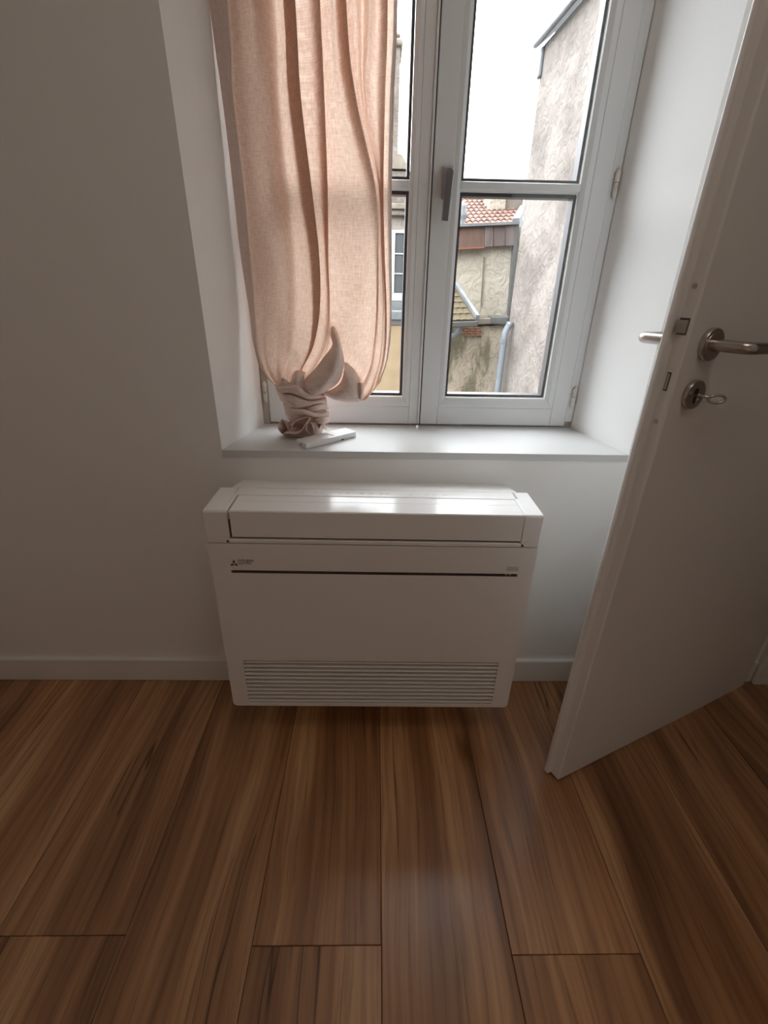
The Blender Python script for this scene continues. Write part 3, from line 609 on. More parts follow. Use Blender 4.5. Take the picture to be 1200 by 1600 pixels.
# columns: px x at the rows, depth
ROWS = [0, 150, 300, 400, 480, 540, 580]
COLS = [
 ([326, 347, 365, 376, 388, 397, 409], [0.186, 0.186, 0.184, 0.182, 0.178, 0.17, 0.16], (430, 603, 0.155)),
 ([345, 358, 376, 386, 393, 399, 411], [0.172, 0.172, 0.172, 0.17, 0.168, 0.16, 0.152], (431, 604, 0.145)),
 ([356, 366, 383, 392, 399, 403, 414], [0.154, 0.155, 0.155, 0.154, 0.155, 0.1514, 0.1526], (433, 605, 0.135)),
 ([372, 383, 400, 407, 412, 414, 421], [0.1664, 0.1646, 0.161, 0.154, 0.1436, 0.1459, 0.1418], (437, 606, 0.125)),
 ([392, 402, 420, 427, 430, 430, 430], [0.1515, 0.1646, 0.1526, 0.1632, 0.1493, 0.1348, 0.1364], (442, 607, 0.125)),
 ([412, 420, 436, 444, 447, 446, 439], [0.185, 0.179, 0.179, 0.1726, 0.1608, 0.1492, 0.1472], (446, 607, 0.14)),
 ([431, 437, 452, 462, 464, 459, 448], [0.2135, 0.2102, 0.2054, 0.198, 0.1837, 0.168, 0.1526], (450, 607, 0.135)),
 ([448, 455, 472, 483, 484, 476, 460], [0.1764, 0.1766, 0.173, 0.1714, 0.1608, 0.1514, 0.144], (454, 607, 0.13)),
 ([461, 470, 488, 499, 500, 490, 470], [0.1316, 0.1334, 0.1334, 0.1378, 0.1378, 0.1348, 0.1364], (459, 606, 0.13)),
 ([443, 452, 471, 485, 489, 484, 469], [0.1937, 0.1934, 0.1886, 0.1772, 0.1608, 0.1459, 0.1418], (462, 606, 0.138)),
 ([482, 490, 500, 505, 507, 500, 481], [0.1838, 0.1838, 0.1838, 0.1772, 0.17, 0.1536, 0.1418], (467, 606, 0.135)),
 ([500, 507, 512, 513, 515, 510, 490], [0.149, 0.1502, 0.1526, 0.1564, 0.147, 0.1404, 0.1364], (472, 607, 0.13)),
 ([492, 499, 505, 510, 516, 515, 498], [0.2011, 0.2006, 0.1934, 0.1772, 0.17, 0.157, 0.1472], (477, 608, 0.142)),
 ([513, 521, 538, 542, 542, 536, 522], [0.1862, 0.1862, 0.179, 0.1703, 0.1631, 0.1492, 0.1396], (508, 614, 0.135)),
 ([524, 537, 572, 574, 571, 570, 558], [0.1937, 0.191, 0.1694, 0.1632, 0.1493, 0.1448, 0.1375], (528, 620, 0.13)),
 ([541, 556, 588, 591, 590, 584, 575], [0.154, 0.155, 0.155, 0.1656, 0.1677, 0.1603, 0.1504], (545, 625, 0.125)),
 ([526, 542, 580, 586, 588, 584, 577], [0.2086, 0.2054, 0.1838, 0.1726, 0.1631, 0.1536, 0.1461], (554, 627, 0.125)),
 ([553, 563, 591, 594, 596, 593, 586], [0.1714, 0.1742, 0.1766, 0.1749, 0.17, 0.1603, 0.1504], (561, 628, 0.124)),
 ([566, 568, 593, 596, 598, 596, 589], [0.206, 0.2006, 0.1886, 0.1818, 0.1746, 0.1647, 0.1548], (567, 626, 0.126)),
 ([577, 572, 595, 598, 600, 599, 592], [0.1714, 0.1742, 0.179, 0.1772, 0.1723, 0.1647, 0.1569], (572, 622, 0.13)),
 ([590, 587, 597, 599, 602, 601, 594], [0.1937, 0.1886, 0.1814, 0.1795, 0.1769, 0.1691, 0.1612], (576, 616, 0.136)),
 ([606, 602, 599, 601, 604, 603, 596], [0.1664, 0.1694, 0.1694, 0.1703, 0.17, 0.1669, 0.1634], (579, 611, 0.142)),
 ([597, 593, 590, 593, 597, 597, 592], [0.2011, 0.2006, 0.2006, 0.198, 0.1929, 0.1824, 0.172], (580, 610, 0.148)),
 ([614, 608, 605, 606, 608, 606, 598], [0.2098, 0.209, 0.209, 0.2051, 0.1998, 0.189, 0.1785], (580, 608, 0.15)),
 ([620, 614.5, 611, 611, 611, 608, 599], [0.238, 0.238, 0.238, 0.238, 0.2354, 0.2177, 0.1958], (581, 606, 0.16)),
]
def cr(p0, p1, p2, p3, t):
    return .5*((2*p1)+(-p0+p2)*t+(2*p0-5*p1+4*p2-p3)*t*t+(-p0+3*p1-3*p2+p3)*t**3)
def spline(P, sub):
    Q = []
    for i in range(len(P)-1):
        a = P[max(i-1,0)]; d = P[min(i+2, len(P)-1)]
        for k in range(sub): Q.append(cr(a, P[i], P[i+1], d, k/sub))
    Q.append(P[-1]); return Q
cols = []
for xs, ds, e in COLS:
    top = at(xs[0], 0, ds[0]); t1 = at(xs[1], 150, ds[1])
    P = [Vector((top.x-.02, ds[0], 2.505)), Vector((top.x-.012, ds[0], 2.1))]
    for x, y, d in zip(xs, ROWS, ds): P.append(at(x, y, d))
    P.append(at(e[0], e[1], e[2]))
    i = len(cols); 
    if i <= 12:
        P.append(at(440+i*5.0, 616, .155)); P.append(at(448+i*3.6, 628, .16))
    else:
        f = (i-13)/11
        P.append(at(525-8*f, 606-4*f, .180)); P.append(at(500-4*f, 612, .175)); P.append(at(486, 622, .165))
        # keep the count equal
    if i <= 12: P.append(at(452+i*3.0, 636, .16))
    cols.append(spline(P, 9))
nr = len(cols[0]); grid = []
for r_ in range(nr): grid.append(spline([c_[r_] for c_ in cols], 7))
nc = len(grid[0])
bm = B(); uvl = bm.loops.layers.uv.new('UVMap'); V = []
for r_ in range(nr):
    row = []
    for c_ in range(nc):
        p = grid[r_][c_].copy()
        lowf = min(1, max(0, (1.25-p.z)/.3))
        nv = noise.noise(Vector((p.x*16, p.z*5, 3.1)))*.006 + noise.noise(Vector((p.x*38, p.z*16, 8.2)))*.0032*(.5+lowf)
        nv += noise.noise(Vector(((p.x+p.z*.5)*30, (p.z-p.x*.5)*12, 1.7)))*.005*lowf
        low2 = min(1, max(0, (1.16-p.z)/.22)); pl = c_/nc
        nv += low2*(abs(math.sin(pl*46+2.2*noise.noise(Vector((pl*5, p.z*3, .4)))))**.6-.5)*.010
        p.y += nv
        row.append(bm.verts.new(CI @ p))
    V.append(row)
for r_ in range(nr-1):
    for c_ in range(nc-1):
        f = bm.faces.new((V[r_][c_], V[r_][c_+1], V[r_+1][c_+1], V[r_+1][c_]))
        for lp, (a, b_) in zip(f.loops, ((r_,c_),(r_,c_+1),(r_+1,c_+1),(r_+1,c_))): lp[uvl].uv = (b_/nc*.62, grid[a][b_].z)
for f in bm.faces: f.material_index = 0
bm.faces.ensure_lookup_table()
for k, f in enumerate(bm.faces):
    if k % (nc-1) < 13 or k % (nc-1) > nc-1-7: f.material_index = 1      # double-folded side hems
obj('linen_panel', bm, [linen_m, linend_m], cur, smooth=True)
# side hem: rolled double edge
hemp = [g[-1] for g in grid[:int(nr*.78)]]
bm = B(); tube(bm, [CI @ p for p in hemp[::2]], .0022, 6); o = obj('hem', bm, linend_m, cur, smooth=True)
# twisted swath of gathered cloth over the knot
def sheet(name, rows, sub=6, sub2=5, material=linen_m, wob=.003, seed=0, thick=0):
    """rows: list of lists of (px, py, depth)"""
    R_ = [spline([at(*p) for p in r], sub2) for r in rows]
    k = len(R_[0]); cs = [spline([r[i] for r in R_], sub) for i in range(k)]
    bm = B(); uvl = bm.loops.layers.uv.new('UVMap'); V = []
    for i in range(k):
        V.append([])
        for j, p in enumerate(cs[i]):
            p = p.copy(); p.y += noise.noise(Vector((p.x*40+seed, p.z*40, seed)))*wob
            V[-1].append(bm.verts.new(CI @ p))
    for i in range(k-1):
        for j in range(len(V[0])-1):
            f = bm.faces.new((V[i][j], V[i+1][j], V[i+1][j+1], V[i][j+1]))
            for lp in f.loops: lp[uvl].uv = (lp.vert.co.x*.6, lp.vert.co.z)
    o = obj(name, bm, material, cur, smooth=True)
    if thick:
        md = o.modifiers.new('s', 'SOLIDIFY'); md.thickness = thick; md.offset = 1
    return o
def K(cx, cy, d): return (391+cx/6.417, 516+cy/6.417, d)
def rows_(*rr): return [[K(*p) for p in r] for r in rr]
# swath swept round the front towards the knot
sheet('gathered_fold', rows_(
 [(785,-120,.205),(805,-120,.195),(825,-120,.195),(842,-120,.205)],
 [(795,-20,.182),(820,-20,.165),(846,-20,.165),(868,-20,.182)],
 [(812,70,.160),(842,70,.135),(870,70,.130),(892,72,.155)],
 [(825,155,.140),(855,155,.112),(888,165,.104),(912,170,.132)],
 [(745,265,.120),(800,290,.092),(875,300,.078),(938,290,.108)],
 [(640,400,.122),(720,420,.088),(830,430,.072),(928,390,.104)],
 [(560,480,.122),(650,520,.084),(770,530,.070),(893,500,.104)],
 [(508,555,.120),(590,590,.082),(710,600,.074),(815,575,.108)],
 [(530,605,.120),(600,640,.092),(670,650,.090),(740,620,.118)]), material=linend_m, seed=2, wob=.004, thick=.001)
# standing lump left of it
sheet('gathered_fold', rows_(
 [(425,425,.160),(455,395,.150),(505,388,.148),(550,398,.160)],
 [(412,490,.120),(450,470,.096),(500,468,.094),(545,455,.114)],
 [(396,545,.118),(430,545,.092),(490,552,.090),(545,510,.112)],
 [(385,585,.122),(430,600,.098),(500,610,.096),(560,590,.118)]), material=linend_m, seed=5, wob=.003)
# underside of the sack on the right
sheet('gathered_fold', rows_(
 [(930,275,.160),(975,312,.150),(1055,388,.150),(1130,512,.155)],
 [(940,400,.118),(985,470,.106),(1045,520,.104),(1108,590,.116)],
 [(900,530,.116),(975,560,.094),(1040,625,.094),(1100,670,.112)],
 [(800,600,.120),(910,628,.094),(1010,665,.092),(1096,700,.112)],
 [(720,615,.130),(840,676,.108),(960,708,.106),(1085,722,.124)],
 [(730,640,.150),(850,700,.140),(970,722,.140),(1080,726,.146)]), material=linend_m, seed=9, wob=.003)
sheet('gathered_fold', rows_(
 [(1085,520,.118),(1110,535,.104),(1135,528,.118)],
 [(1090,610,.114),(1115,620,.098),(1140,600,.116)],
 [(1096,690,.116),(1112,696,.106),(1130,670,.124)]), material=linend_m, seed=11, wob=.001)
# knot body: bundled cloth wrapped by diagonal turns
bm = B(); NK, MK = 44, 96; V = []
kp = [(.0,.036),(.14,.042),(.30,.0545),(.5,.0585),(.75,.0595),(1.0,.0590)]
def kr(t):
    for (a, ra), (b_, rb) in zip(kp, kp[1:]):
        if t <= b_: return ra+(rb-ra)*(t-a)/(b_-a)
    return kp[-1][1]
for i in range(NK+1):
    t = i/NK; z = .7925 + .142*t; row = []
    for j in range(MK):
        th = 2*PI*j/MK
        ph = t*7.0 - .9*math.sin(th+.6) + .25*math.cos(2*th)
        wr = abs(math.sin(ph*1.6))**.5 - .7
        low = min(1, t*4)
        rad = kr(t) + (wr*.0095 + noise.noise(Vector((math.cos(th)*2, math.sin(th)*2, t*6)))*.005 + noise.noise(Vector((math.cos(th)*5, math.sin(th)*5, t*15)))*.0035)*low
        zz = z + ((.012*math.cos(th+2.6)*t) - .004*math.sin(3*th)*t)
        cx_ = -.186 - .013*t
        row.append(bm.verts.new(CI @ Vector((cx_+rad*math.cos(th), .152+rad*.82*math.sin(th), zz))))
    V.append(row)
for i in range(NK):
    for j in range(MK): bm.faces.new((V[i][j], V[i][(j+1)%MK], V[i+1][(j+1)%MK], V[i+1][j]))
bm.faces.new(V[0][::-1])
obj('knot', bm, linend_m, cur, smooth=True)
def band(up, lo, d0, seed, push=.016):
    """diagonal wrap: upper and lower edge in the crop frame, bulging forward between"""
    r0, r1, r2, r3, r4 = [], [], [], [], []
    n_ = len(up)
    for i in range(n_):
        e = abs(i/(n_-1)-.5)*2; d = d0 - .010 + .046*e**2.4
        (a, b_), (c_, e_) = up[i], lo[i]
        r0.append(K(a, b_+6, d+.012)); r1.append(K(a, b_, d-push*.3)); r2.append(K((a+c_)/2, (b_*.55+e_*.45), d-push*.75))
        r3.append(K(c_, e_-6, d-push*.45)); r4.append(K(c_, e_+2, d+.012))
    sheet('knot_wrap', [r0, r1, r2, r3, r4], material=linend_m, seed=seed, wob=.004, thick=.0012)
band([(243,543),(300,566),(400,560),(460,553),(515,595),(600,640),(680,648),(742,652)], [(262,592),(320,628),(410,622),(480,655),(530,678),(600,698),(680,690),(748,672)], .104, 1.)
band([(262,604),(330,642),(415,655),(490,680),(560,706),(630,712),(700,700),(752,682)], [(300,690),(360,742),(430,770),(500,775),(560,760),(640,740),(710,730),(768,722)], .105, 4., .012)
band([(540,795),(590,775),(640,760),(700,748),(770,740)], [(540,812),(590,818),(640,812),(700,800),(785,790)], .112, 7., .010)
band([(330,742),(400,782),(480,790),(560,800),(640,828),(720,838),(790,812)], [(365,850),(420,862),(490,850),(560,842),(640,872),(720,878),(795,862)], .106, 12., .010)
band([(600,880),(650,890),(700,880),(750,872),(795,866)], [(640,925),(680,945),(720,940),(760,930),(782,925)], .112, 15., .010)
# ruffled hem end, opening towards the room
def hemband(pts, cen, back=.035, shrink=.22, seed=0):
    H = []
    for cx, cy, d in pts:
        u, v = 391+cx/6.417, 516+cy/6.417
        if d is None:
            dd = fw + r2*((u-600)/F_PX) - u2*((v-800)/F_PX); p = CAM + dd*((.7945-CAM.z)/dd.z)
        else: p = at(u, v, d)
        p.z = max(p.z, .7935); H.append(p)
    Cn = at(391+cen[0]/6.417, 516+cen[1]/6.417, .105+back)
    H = spline(H, 5)
    rws = []
    for k in range(5):
        t = k/4; rws.append([Vector((p.x+(Cn.x-p.x)*shrink*t, p.y+back*t+.004*math.sin(PI*t), max(.7932, p.z+(Cn.z-p.z)*shrink*t))) for p in H])
    bm = B(); V = [[bm.verts.new(CI @ p) for p in r] for r in rws]
    for i in range(4):
        for j in range(len(H)-1): bm.faces.new((V[i][j], V[i][j+1], V[i+1][j+1], V[i+1][j]))
    o = obj('hem_ruffle', bm, linend_m, cur, smooth=True)
    bm = B(); tube(bm, [CI @ Vector((p.x, p.y, max(p.z, .7945))) for p in H], .0013, 6); obj('hem_edge', bm, linend_m, o, smooth=True)
hemband([(385,1015,.098),(352,925,.096),(320,888,.098),(290,940,.094),(283,990,.092),(330,1042,None),(400,1056,None)], (430,970), back=.045, shrink=.8, seed=1)
hemband([(418,1010,.086),(424,945,.082),(470,903,.080),(540,880,.078),(590,880,.078),(545,960,.076),(482,1030,.078),(350,1032,.084),(343,1048,None),(480,1066,None),(595,1046,None)], (500,960), back=.045, seed=2)
hemband([(592,884,.080),(562,960,.078),(558,1008,.080),(625,1040,None),(634,1000,.084),(622,945,.084),(602,934,.086),(648,938,.088),(690,985,.090),(712,950,.092),(745,985,.096),(770,1000,.102)], (640,960), back=.045, seed=3)
# rod the curtain hangs from, above the frame
bm = B(); tube(bm, [(XL+.028, .125, 2.515), (XR-.028, .125, 2.515)], .009, 16)
tag(obj('curtain_rod', bm, grey_m, smooth=True), 'grey tension rod across the top of the window recess', 'rod')

# ================================================================== OUTSIDE
GZ = -3.2
bm = B(); box(bm, -14, 16, .55, 26, GZ-.2, GZ); tag(obj('courtyard_ground', bm, ground_m), 'paved courtyard below the window', kind='structure')
# tall rendered house on the right: long wall running away, eave along its top
ga = Vector((1.907, 6.0, 0)); gb = Vector((2.20, 2.4, 0)); gdir = (gb-ga).normalized(); gout = Vector((gdir.y, -gdir.x, 0))
if gout.x > 0: gout = -gout
house = empty('rendered_house', (2.6, 4.5, GZ), 'tall house with blotchy pale rendered wall, right of the courtyard', 'building')
HI = Matrix.Translation((-2.6, -4.5, -GZ))
def hobj(I, name, bm, material, parent, **k):
    for v in bm.verts: v.co = I @ v.co
    return obj(name, bm, material, parent, **k)
ze = 3.72; gin = -gout*3.0
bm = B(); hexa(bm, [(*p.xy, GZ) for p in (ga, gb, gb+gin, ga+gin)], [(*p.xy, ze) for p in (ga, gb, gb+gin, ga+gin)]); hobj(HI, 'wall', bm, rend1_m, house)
bm = B(); e1 = ga-gdir*.06+gout*.075; e2 = gb+gout*.075; e3 = gb+gin; e4 = ga-gdir*.06+gin
hexa(bm, [(*e1.xy, ze-.02),(*e2.xy, ze-.02),(*e3.xy, ze+2.3),(*e4.xy, ze+2.3)], [(*e1.xy, ze+.06),(*e2.xy, ze+.06),(*e3.xy, ze+2.4),(*e4.xy, ze+2.4)]); hobj(HI, 'roof', bm, slate_m, house)
bm = B(); gt = e1+gout*.012; gt2 = e2+gout*.012; tube(bm, [(*gt.xy, ze+.01), (*gt2.xy, ze+.01)], .028, 12); hobj(HI, 'gutter', bm, zinc_m, house, smooth=True)
bm = B(); cpt = ga+gout*.012; box(bm, cpt.x-.022, cpt.x+.03, cpt.y-.05, cpt.y+.05, ze-.30, ze-.02); hobj(HI, 'eave_bracket', bm, slate_m, house, bev=.02)
# downpipe in the corner
dp = empty('downpipe', at(783,620,5.78), 'pale grey zinc downpipe with a swan neck beside the rendered house', 'pipe')
DI = Matrix.Translation(-dp.location)
pts = [at(797,503,5.80), at(796,507,5.80), at(793,512,5.81), at(789,520,5.79), at(787.5,530,5.78), at(782.5,570,5.78), at(776,622,5.78)]
b0 = pts[-1].copy(); b0.z = GZ+.02; b0.x = pts[-1].x
bm = B(); tube(bm, pts+[b0], .044, 14); hobj(DI, 'pipe', bm, zincl_m, dp, smooth=True)
bm = B(); p = at(787,532,5.78); tube(bm, [p+Vector((0,0,.02)), p-Vector((0,0,.03))], .052, 14); hobj(DI, 'collar', bm, zincl_m, dp, smooth=False)
# middle house: upper wall, sheet fascia, tiled roof, chimney
YM = 6.35
mid = empty('tiled_house', (1.3, 7.5, GZ), 'lower cream house with brown sheet fascia and red tiled roof, across the courtyard', 'building')
MI = Matrix.Translation((-1.3, -7.5, -GZ))
def quad_wall(I, name, px, Y, thick, material, parent, **k):
    bm = B(); slab(bm, [at(u, v, Y) for u, v in px], (0, thick, 0)); return hobj(I, name, bm, material, parent, **k)
a = at(655, 388, YM); b_ = at(806, 386, YM); b2 = at(812, 500, YM)
bm = B(); slab(bm, [(a.x, YM, GZ), (b2.x+.1, YM, GZ), (b2.x+.1, YM, b_.z+.25), (a.x, YM, a.z+.25)], (0, 2.4, 0)); hobj(MI, 'wall', bm, rend2_m, mid)
# individually visible fascia sheets
fx_ = [655, 690, 716, 757, 771, 790, 810]
for i in range(6):
    u0, u1 = fx_[i], fx_[i+1]
    vt = lambda u: 356-(u-655)*.045; vb = lambda u: 391-(u-655)*.052
    quad_wall(MI, 'fascia_sheet', [(u0+.3, vt(u0)), (u1-.3, vt(u1)), (u1-.6, vb(u1)), (u0+.3, vb(u0))], YM-.10-.012*(i%2), .09, fascia_m if i < 3 else fascia2_m, mid)
quad_wall(MI, 'edge_strip', [(655, 390), (757, 385.2), (757, 387.6), (655, 392.9)], YM-.15, .05, redline_m, mid)
quad_wall(MI, 'coping', [(655, 352.5), (812, 346), (812, 350), (655, 357)], YM-.16, .35, zinc_m, mid)
quad_wall(MI, 'flashing', [(805.5, 349), (811.5, 346), (799.5, 503), (793.5, 503)], YM-.12, .1, dkmetal_m, mid)
quad_wall(MI, 'hairline_pipe', [(756.2, 402), (757.6, 402), (752.6, 478), (751.2, 478)], YM-.03, .03, stone_m, mid)
# ledge between upper and lower wall
quad_wall(MI, 'ledge', [(740, 497), (770, 496.5), (770, 507), (740, 508)], YM-.22, .25, stone_m, mid, bev=.02)
quad_wall(MI, 'ledge', [(768, 494.5), (796, 494), (794, 507.5), (768, 507)], YM-.26, .28, dkmetal_m, mid, bev=.02)
# stained lower wall
a = at(640, 512, YM-.15); b_ = at(800, 508, YM-.15)
bm = B(); slab(bm, [(a.x, YM-.15, GZ), (b_.x, YM-.15, GZ), (b_.x, YM-.15, b_.z), (a.x, YM-.15, a.z)], (0, .149, 0)); hobj(MI, 'lower_wall', bm, rend3_m, mid)
# brick courses under the gutter
for r_ in range(4):
    for c_ in range(3):
        u0 = 722+c_*9.4+(r_%2)*3; v0 = 510.5+r_*3.7
        quad_wall(MI, 'brick', [(u0, v0), (u0+8.6, v0), (u0+8.5, v0+2.9), (u0, v0+2.9)], YM-.19, .05, brick_m, mid)
# red tiled roof: one tile per object
def tile_mesh(name, material, w, l, arch):
    bm = B(); n_ = 6; top = []; 
    for yy in (0, 1):
        row = []
        for k in range(n_+1):
            x = (k/n_-.5)*w; z = arch*math.sin(PI*k/n_)**.8 if arch else (.004 if 0 < k < n_ else 0)
            row.append((x, (yy-.5)*l, z))
        top.append(row)
    for row in top:
        pass
    f0 = [bm.verts.new(p) for p in top[0]]; f1 = [bm.verts.new(p) for p in top[1]]
    g0 = [bm.verts.new((p[0], p[1], p[2]-.02)) for p in top[0]]; g1 = [bm.verts.new((p[0], p[1], p[2]-.02)) for p in top[1]]
    for k in range(n_):
        bm.faces.new((f0[k], f0[k+1], f1[k+1], f1[k])); bm.faces.new((g0[k], g1[k], g1[k+1], g0[k+1]))
        bm.faces.new((g0[k], g0[k+1], f0[k+1], f0[k])); bm.faces.new((g1[k], f1[k], f1[k+1], g1[k+1]))
    bm.faces.new((f0[0], f1[0], g1[0], g0[0])); bm.faces.new((f0[-1], g0[-1], g1[-1], f1[-1]))
    bmesh.ops.recalc_face_normals(bm, faces=bm.faces); me = bpy.data.meshes.new(name); bm.to_mesh(me); bm.free(); me.materials.append(material)
    for p in me.polygons: p.use_smooth = False
    return me
def tiled(parent, inv, BL, BR, TR, TL, rows, n_cols, material, arch, skipright=None, parent_loc=None):
    me = tile_mesh('roof_tile', material, (BR-BL).length/n_cols*1.04, (TL-BL).length/rows*1.22, arch)
    bm = B(); nn = (BR-BL).cross(TL-BL).normalized(); hexa(bm, [p-nn*.10 for p in (BL,BR,TR,TL)], [p-nn*.03 for p in (BL,BR,TR,TL)])
    hobj(inv, 'roof_deck', bm, stone_m, parent)
    rnd = random.Random(5)
    for i in range(rows):
        for j in range(n_cols):
            s = (j+.5)/n_cols; t = (i+.5)/rows
            p = BL.lerp(BR, s).lerp(TL.lerp(TR, s), t)
            xv = (BR-BL).normalized(); yv = (TL.lerp(TR, s)-BL.lerp(BR, s)).normalized(); zv = xv.cross(yv).normalized(); yv2 = zv.cross(xv)
            M3 = Matrix((xv, yv2, zv)).transposed().to_4x4()
            o = bpy.data.objects.new('roof_tile', me); C.objects.link(o); o.parent = parent
            tilt = Matrix.Rotation(math.radians(-4+rnd.uniform(-1,1)), 4, 'X')
            o.matrix_local = inv @ Matrix.Translation(p+zv*.012) @ M3 @ tilt
BL, BR, TR, TL = at(655, 360, 6.9), at(800, 352, 6.9), at(823, 311, 9.2), at(655, 345, 9.2)
TL = BL + (TR-BR); TL.z = TR.z-.02
tiled(mid, MI, BL, BR, TR, TL, 9, 16, tile_m, .035)
bm = B()
n_ = (BR-BL).cross(TL-BL).normalized(); xv = (BR-BL).normalized()
hexa(bm, [BR-n_*.10, BR+xv*.10-n_*.10, TR+xv*.10-n_*.10, TR-n_*.10], [BR+n_*.09, BR+xv*.10+n_*.09, TR+xv*.10+n_*.09, TR+n_*.09]); hobj(MI, 'rake_flashing', bm, zincl_m, mid)
for k in range(18):     # ridge tiles
    p = TL.lerp(TR, (k+.5)/18)
    bm = B(); tube(bm, [p-Vector((.1,0,-.0)), p+Vector((.1,0,.0))], [.065,.075], 10); hobj(MI, 'ridge_tile', bm, tile_m, mid, smooth=True)
# gable piece under the rake
bm = B(); slab(bm, [BR+Vector((.1,.0,-.12)), TR+Vector((.1,0,-.12)), Vector((TR.x+.1, TR.y, 1.6)), Vector((BR.x+.1, BR.y, 1.6))], (-.1, 0, 0)); hobj(MI, 'gable_wall', bm, ochre_m, mid)
# chimney
ch = [at(762, 334, 8.0), at(797, 334, 8.0)]; ct = at(762, 302.5, 8.0)
bm = B(); box(bm, ch[0].x, ch[1].x-.12, 7.9, 8.5, ch[0].z-.2, ct.z+.05); box(bm, ch[0].x-.04, ch[1].x-.08, 7.86, 8.54, ct.z+.02, ct.z+.10); hobj(MI, 'chimney', bm, rend2_m, mid)
bm = B(); box(bm, ch[1].x-.11, ch[1].x+.18, 7.95, 8.6, ch[0].z-.1, ct.z-.08); hobj(MI, 'chimney', bm, stone_m, mid)
# grey ornamental ridge end at the left of the roof
p = at(721, 345, 6.75)
bm = B(); lathe(bm, [(.07,-.10),(.085,-.06),(.05,-.02),(.075,.04),(.09,.08),(.05,.13),(.065,.17),(.03,.22),(.001,.25)], p, (0,0,1), 14); hobj(MI, 'ridge_finial', bm, zinc_m, mid, smooth=True)
# small pent roof, gutter and elbow in front of the middle house
pent = empty('pent_roof', at(700, 500, 5.6), 'small mossy brown tiled lean-to roof with zinc verge and gutter', 'roof')
PIv = Matrix.Translation(-pent.location)
BL, BR = at(650, 503, 5.35), at(743, 500, 5.35); TR_ = at(709, 448, 6.08); TL_ = at(640, 449, 6.08)
tiled(pent, PIv, BL, BR, TR_, TL_, 6, 9, tileb_m, .008)
bm = B(); n_ = (BR-BL).cross(TL_-BL).normalized(); w_ = Vector((.045,0,0))
hexa(bm, [BR-n_*.05, BR+w_-n_*.05, TR_+w_-n_*.05, TR_-n_*.05], [BR+n_*.07, BR+w_+n_*.07, TR_+w_+n_*.07, TR_+n_*.07]); hobj(PIv, 'verge_strip', bm, zinc_m, pent)
bm = B(); hexa(bm, [BL+Vector((0,-.03,-.075)), BR+Vector((.03,-.03,-.075)), BR+Vector((.03,.10,-.075)), BL+Vector((0,.10,-.075))], [BL+Vector((0,-.05,-.01)), BR+Vector((.03,-.05,-.01)), BR+Vector((.03,.10,-.01)), BL+Vector((0,.10,-.01))]); hobj(PIv, 'gutter', bm, dkmetal_m, pent, bev=.01)
bm = B(); tube(bm, [at(720,508,5.42), at(719,514,5.46), at(714,521,5.6), at(706,526,5.8), at(698,530,5.95)], .035, 12); hobj(PIv, 'elbow_pipe', bm, zincl_m, pent, smooth=True)
# left building seen between curtain and mullion
YB = 10.3
left = empty('corner_house', (at(600,500,YB).x-.5, YB+1, GZ), 'ochre corner house with a white casement and a stone chimney, left pane', 'building')
LI = Matrix.Translation(-left.location)
def bxz(I, name, u0, u1, v0, v1, Y, thick, material, parent, zlow=None, xl=None, **k):
    a = at(u0, v1, Y); b_ = at(u1, v0, Y); bm = B(); box(bm, a.x if xl is None else xl, b_.x, Y, Y+thick, a.z if zlow is None else zlow, b_.z); return hobj(I, name, bm, material, parent, **k)
xl_ = at(600,500,YB).x-2.6
bxz(LI, 'lower_wall', 600, 652, 508, 620, YB-.35, .34, ochre_m, left, zlow=GZ, xl=xl_)
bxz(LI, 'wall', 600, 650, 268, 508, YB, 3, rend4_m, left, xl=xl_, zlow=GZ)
bxz(LI, 'cornice', 600, 652, 318, 326, YB-.16, .16, stone_m, left, xl=xl_, bev=.02)
bxz(LI, 'cornice', 600, 651, 328, 336, YB-.10, .10, rend4_m, left, xl=xl_, bev=.02)
bxz(LI, 'ledge', 600, 652, 470, 486, YB-.14, .14, zinc_m, left, xl=xl_)
bxz(LI, 'ledge', 600, 653, 486, 500, YB-.42, .42, zinc_m, left, xl=xl_, bev=.03)
bxz(LI, 'ledge', 600, 653, 500, 507, YB-.38, .3, dkmetal_m, left, xl=xl_)
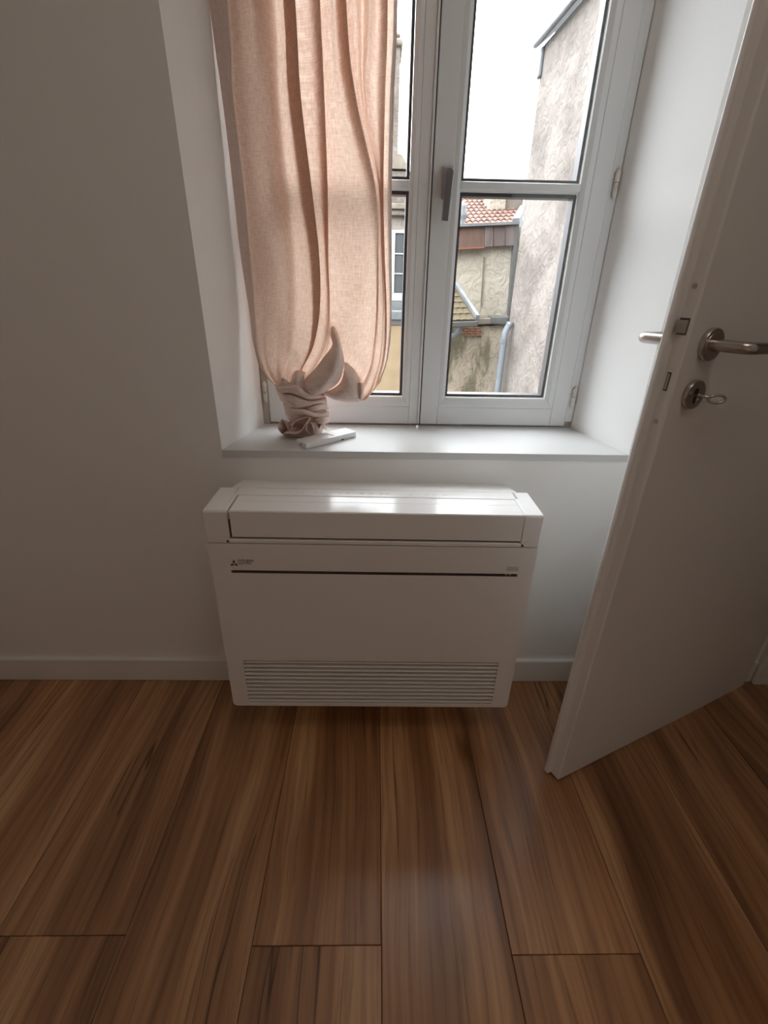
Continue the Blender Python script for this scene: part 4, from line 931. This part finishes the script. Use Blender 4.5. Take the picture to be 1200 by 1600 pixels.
# casement: frame, glazing bars, six panes
a = at(592, 463, YB); b_ = at(635.5, 360, YB); X0, X1, Zb, Zt = a.x, b_.x, a.z, b_.z; Wd = X1-X0; Hh = Zt-Zb; t = .055
fr = B(); box(fr, X0, X1, YB-.05, YB+.002, Zb, Zb+t*1.4); box(fr, X0, X1, YB-.05, YB+.002, Zt-t, Zt); box(fr, X0, X0+t, YB-.05, YB+.002, Zb+t*1.4, Zt-t); box(fr, X1-t, X1, YB-.05, YB+.002, Zb+t*1.4, Zt-t)
fo = hobj(LI, 'casement', fr, winw_m, left)
xm_ = (X0+X1)/2
bm = B(); box(bm, xm_-t*.8, xm_+t*.8, YB-.06, YB, Zb+t*1.4, Zt-t); hobj(LI, 'mullion', bm, winw_m, fo)
for c_ in (0, 1):
    xa_, xb_ = (X0+t, xm_-t*.8) if c_ == 0 else (xm_+t*.8, X1-t)
    zs_ = [Zb+t*1.4+(Zt-t-Zb-t*1.4)*k/3 for k in range(4)]
    for k in range(3):
        bm = B(); box(bm, xa_+.008, xb_-.008, YB-.02, YB-.001, zs_[k]+.012, zs_[k+1]-.012); hobj(LI, 'pane', bm, farglass_m, fo)
        if k: bm = B(); box(bm, xa_, xb_, YB-.042, YB-.001, zs_[k]-.0118, zs_[k]+.0118); hobj(LI, 'glazing_bar', bm, winw_m, fo)
bxz(LI, 'window_sill', 588, 638, 463, 469, YB-.15, .15, winw_m, left)
# chimney stack above
bxz(LI, 'chimney', 588, 626, 66, 262, YB+.1, .8, rend4_m, left)
bxz(LI, 'chimney_cap', 585, 630, 58, 70, YB+.05, .9, stone_m, left, bev=.04)
bxz(LI, 'chimney_cap', 588, 626, 48, 58, YB+.12, .7, stone_m, left, bev=.06)
a = at(585, 262, YB); b_ = at(637, 262, YB); c1_ = at(627, 246, YB); 
bm = B(); slab(bm, [(a.x-1.6, YB-.05, a.z), (b_.x, YB-.05, b_.z-.03), (b_.x, YB-.05, b_.z+.03), (c1_.x, YB-.05, c1_.z+.04), (a.x-1.6, YB-.05, c1_.z+.3)], (0, 1.4, 0)); hobj(LI, 'shoulder', bm, stone_m, left)
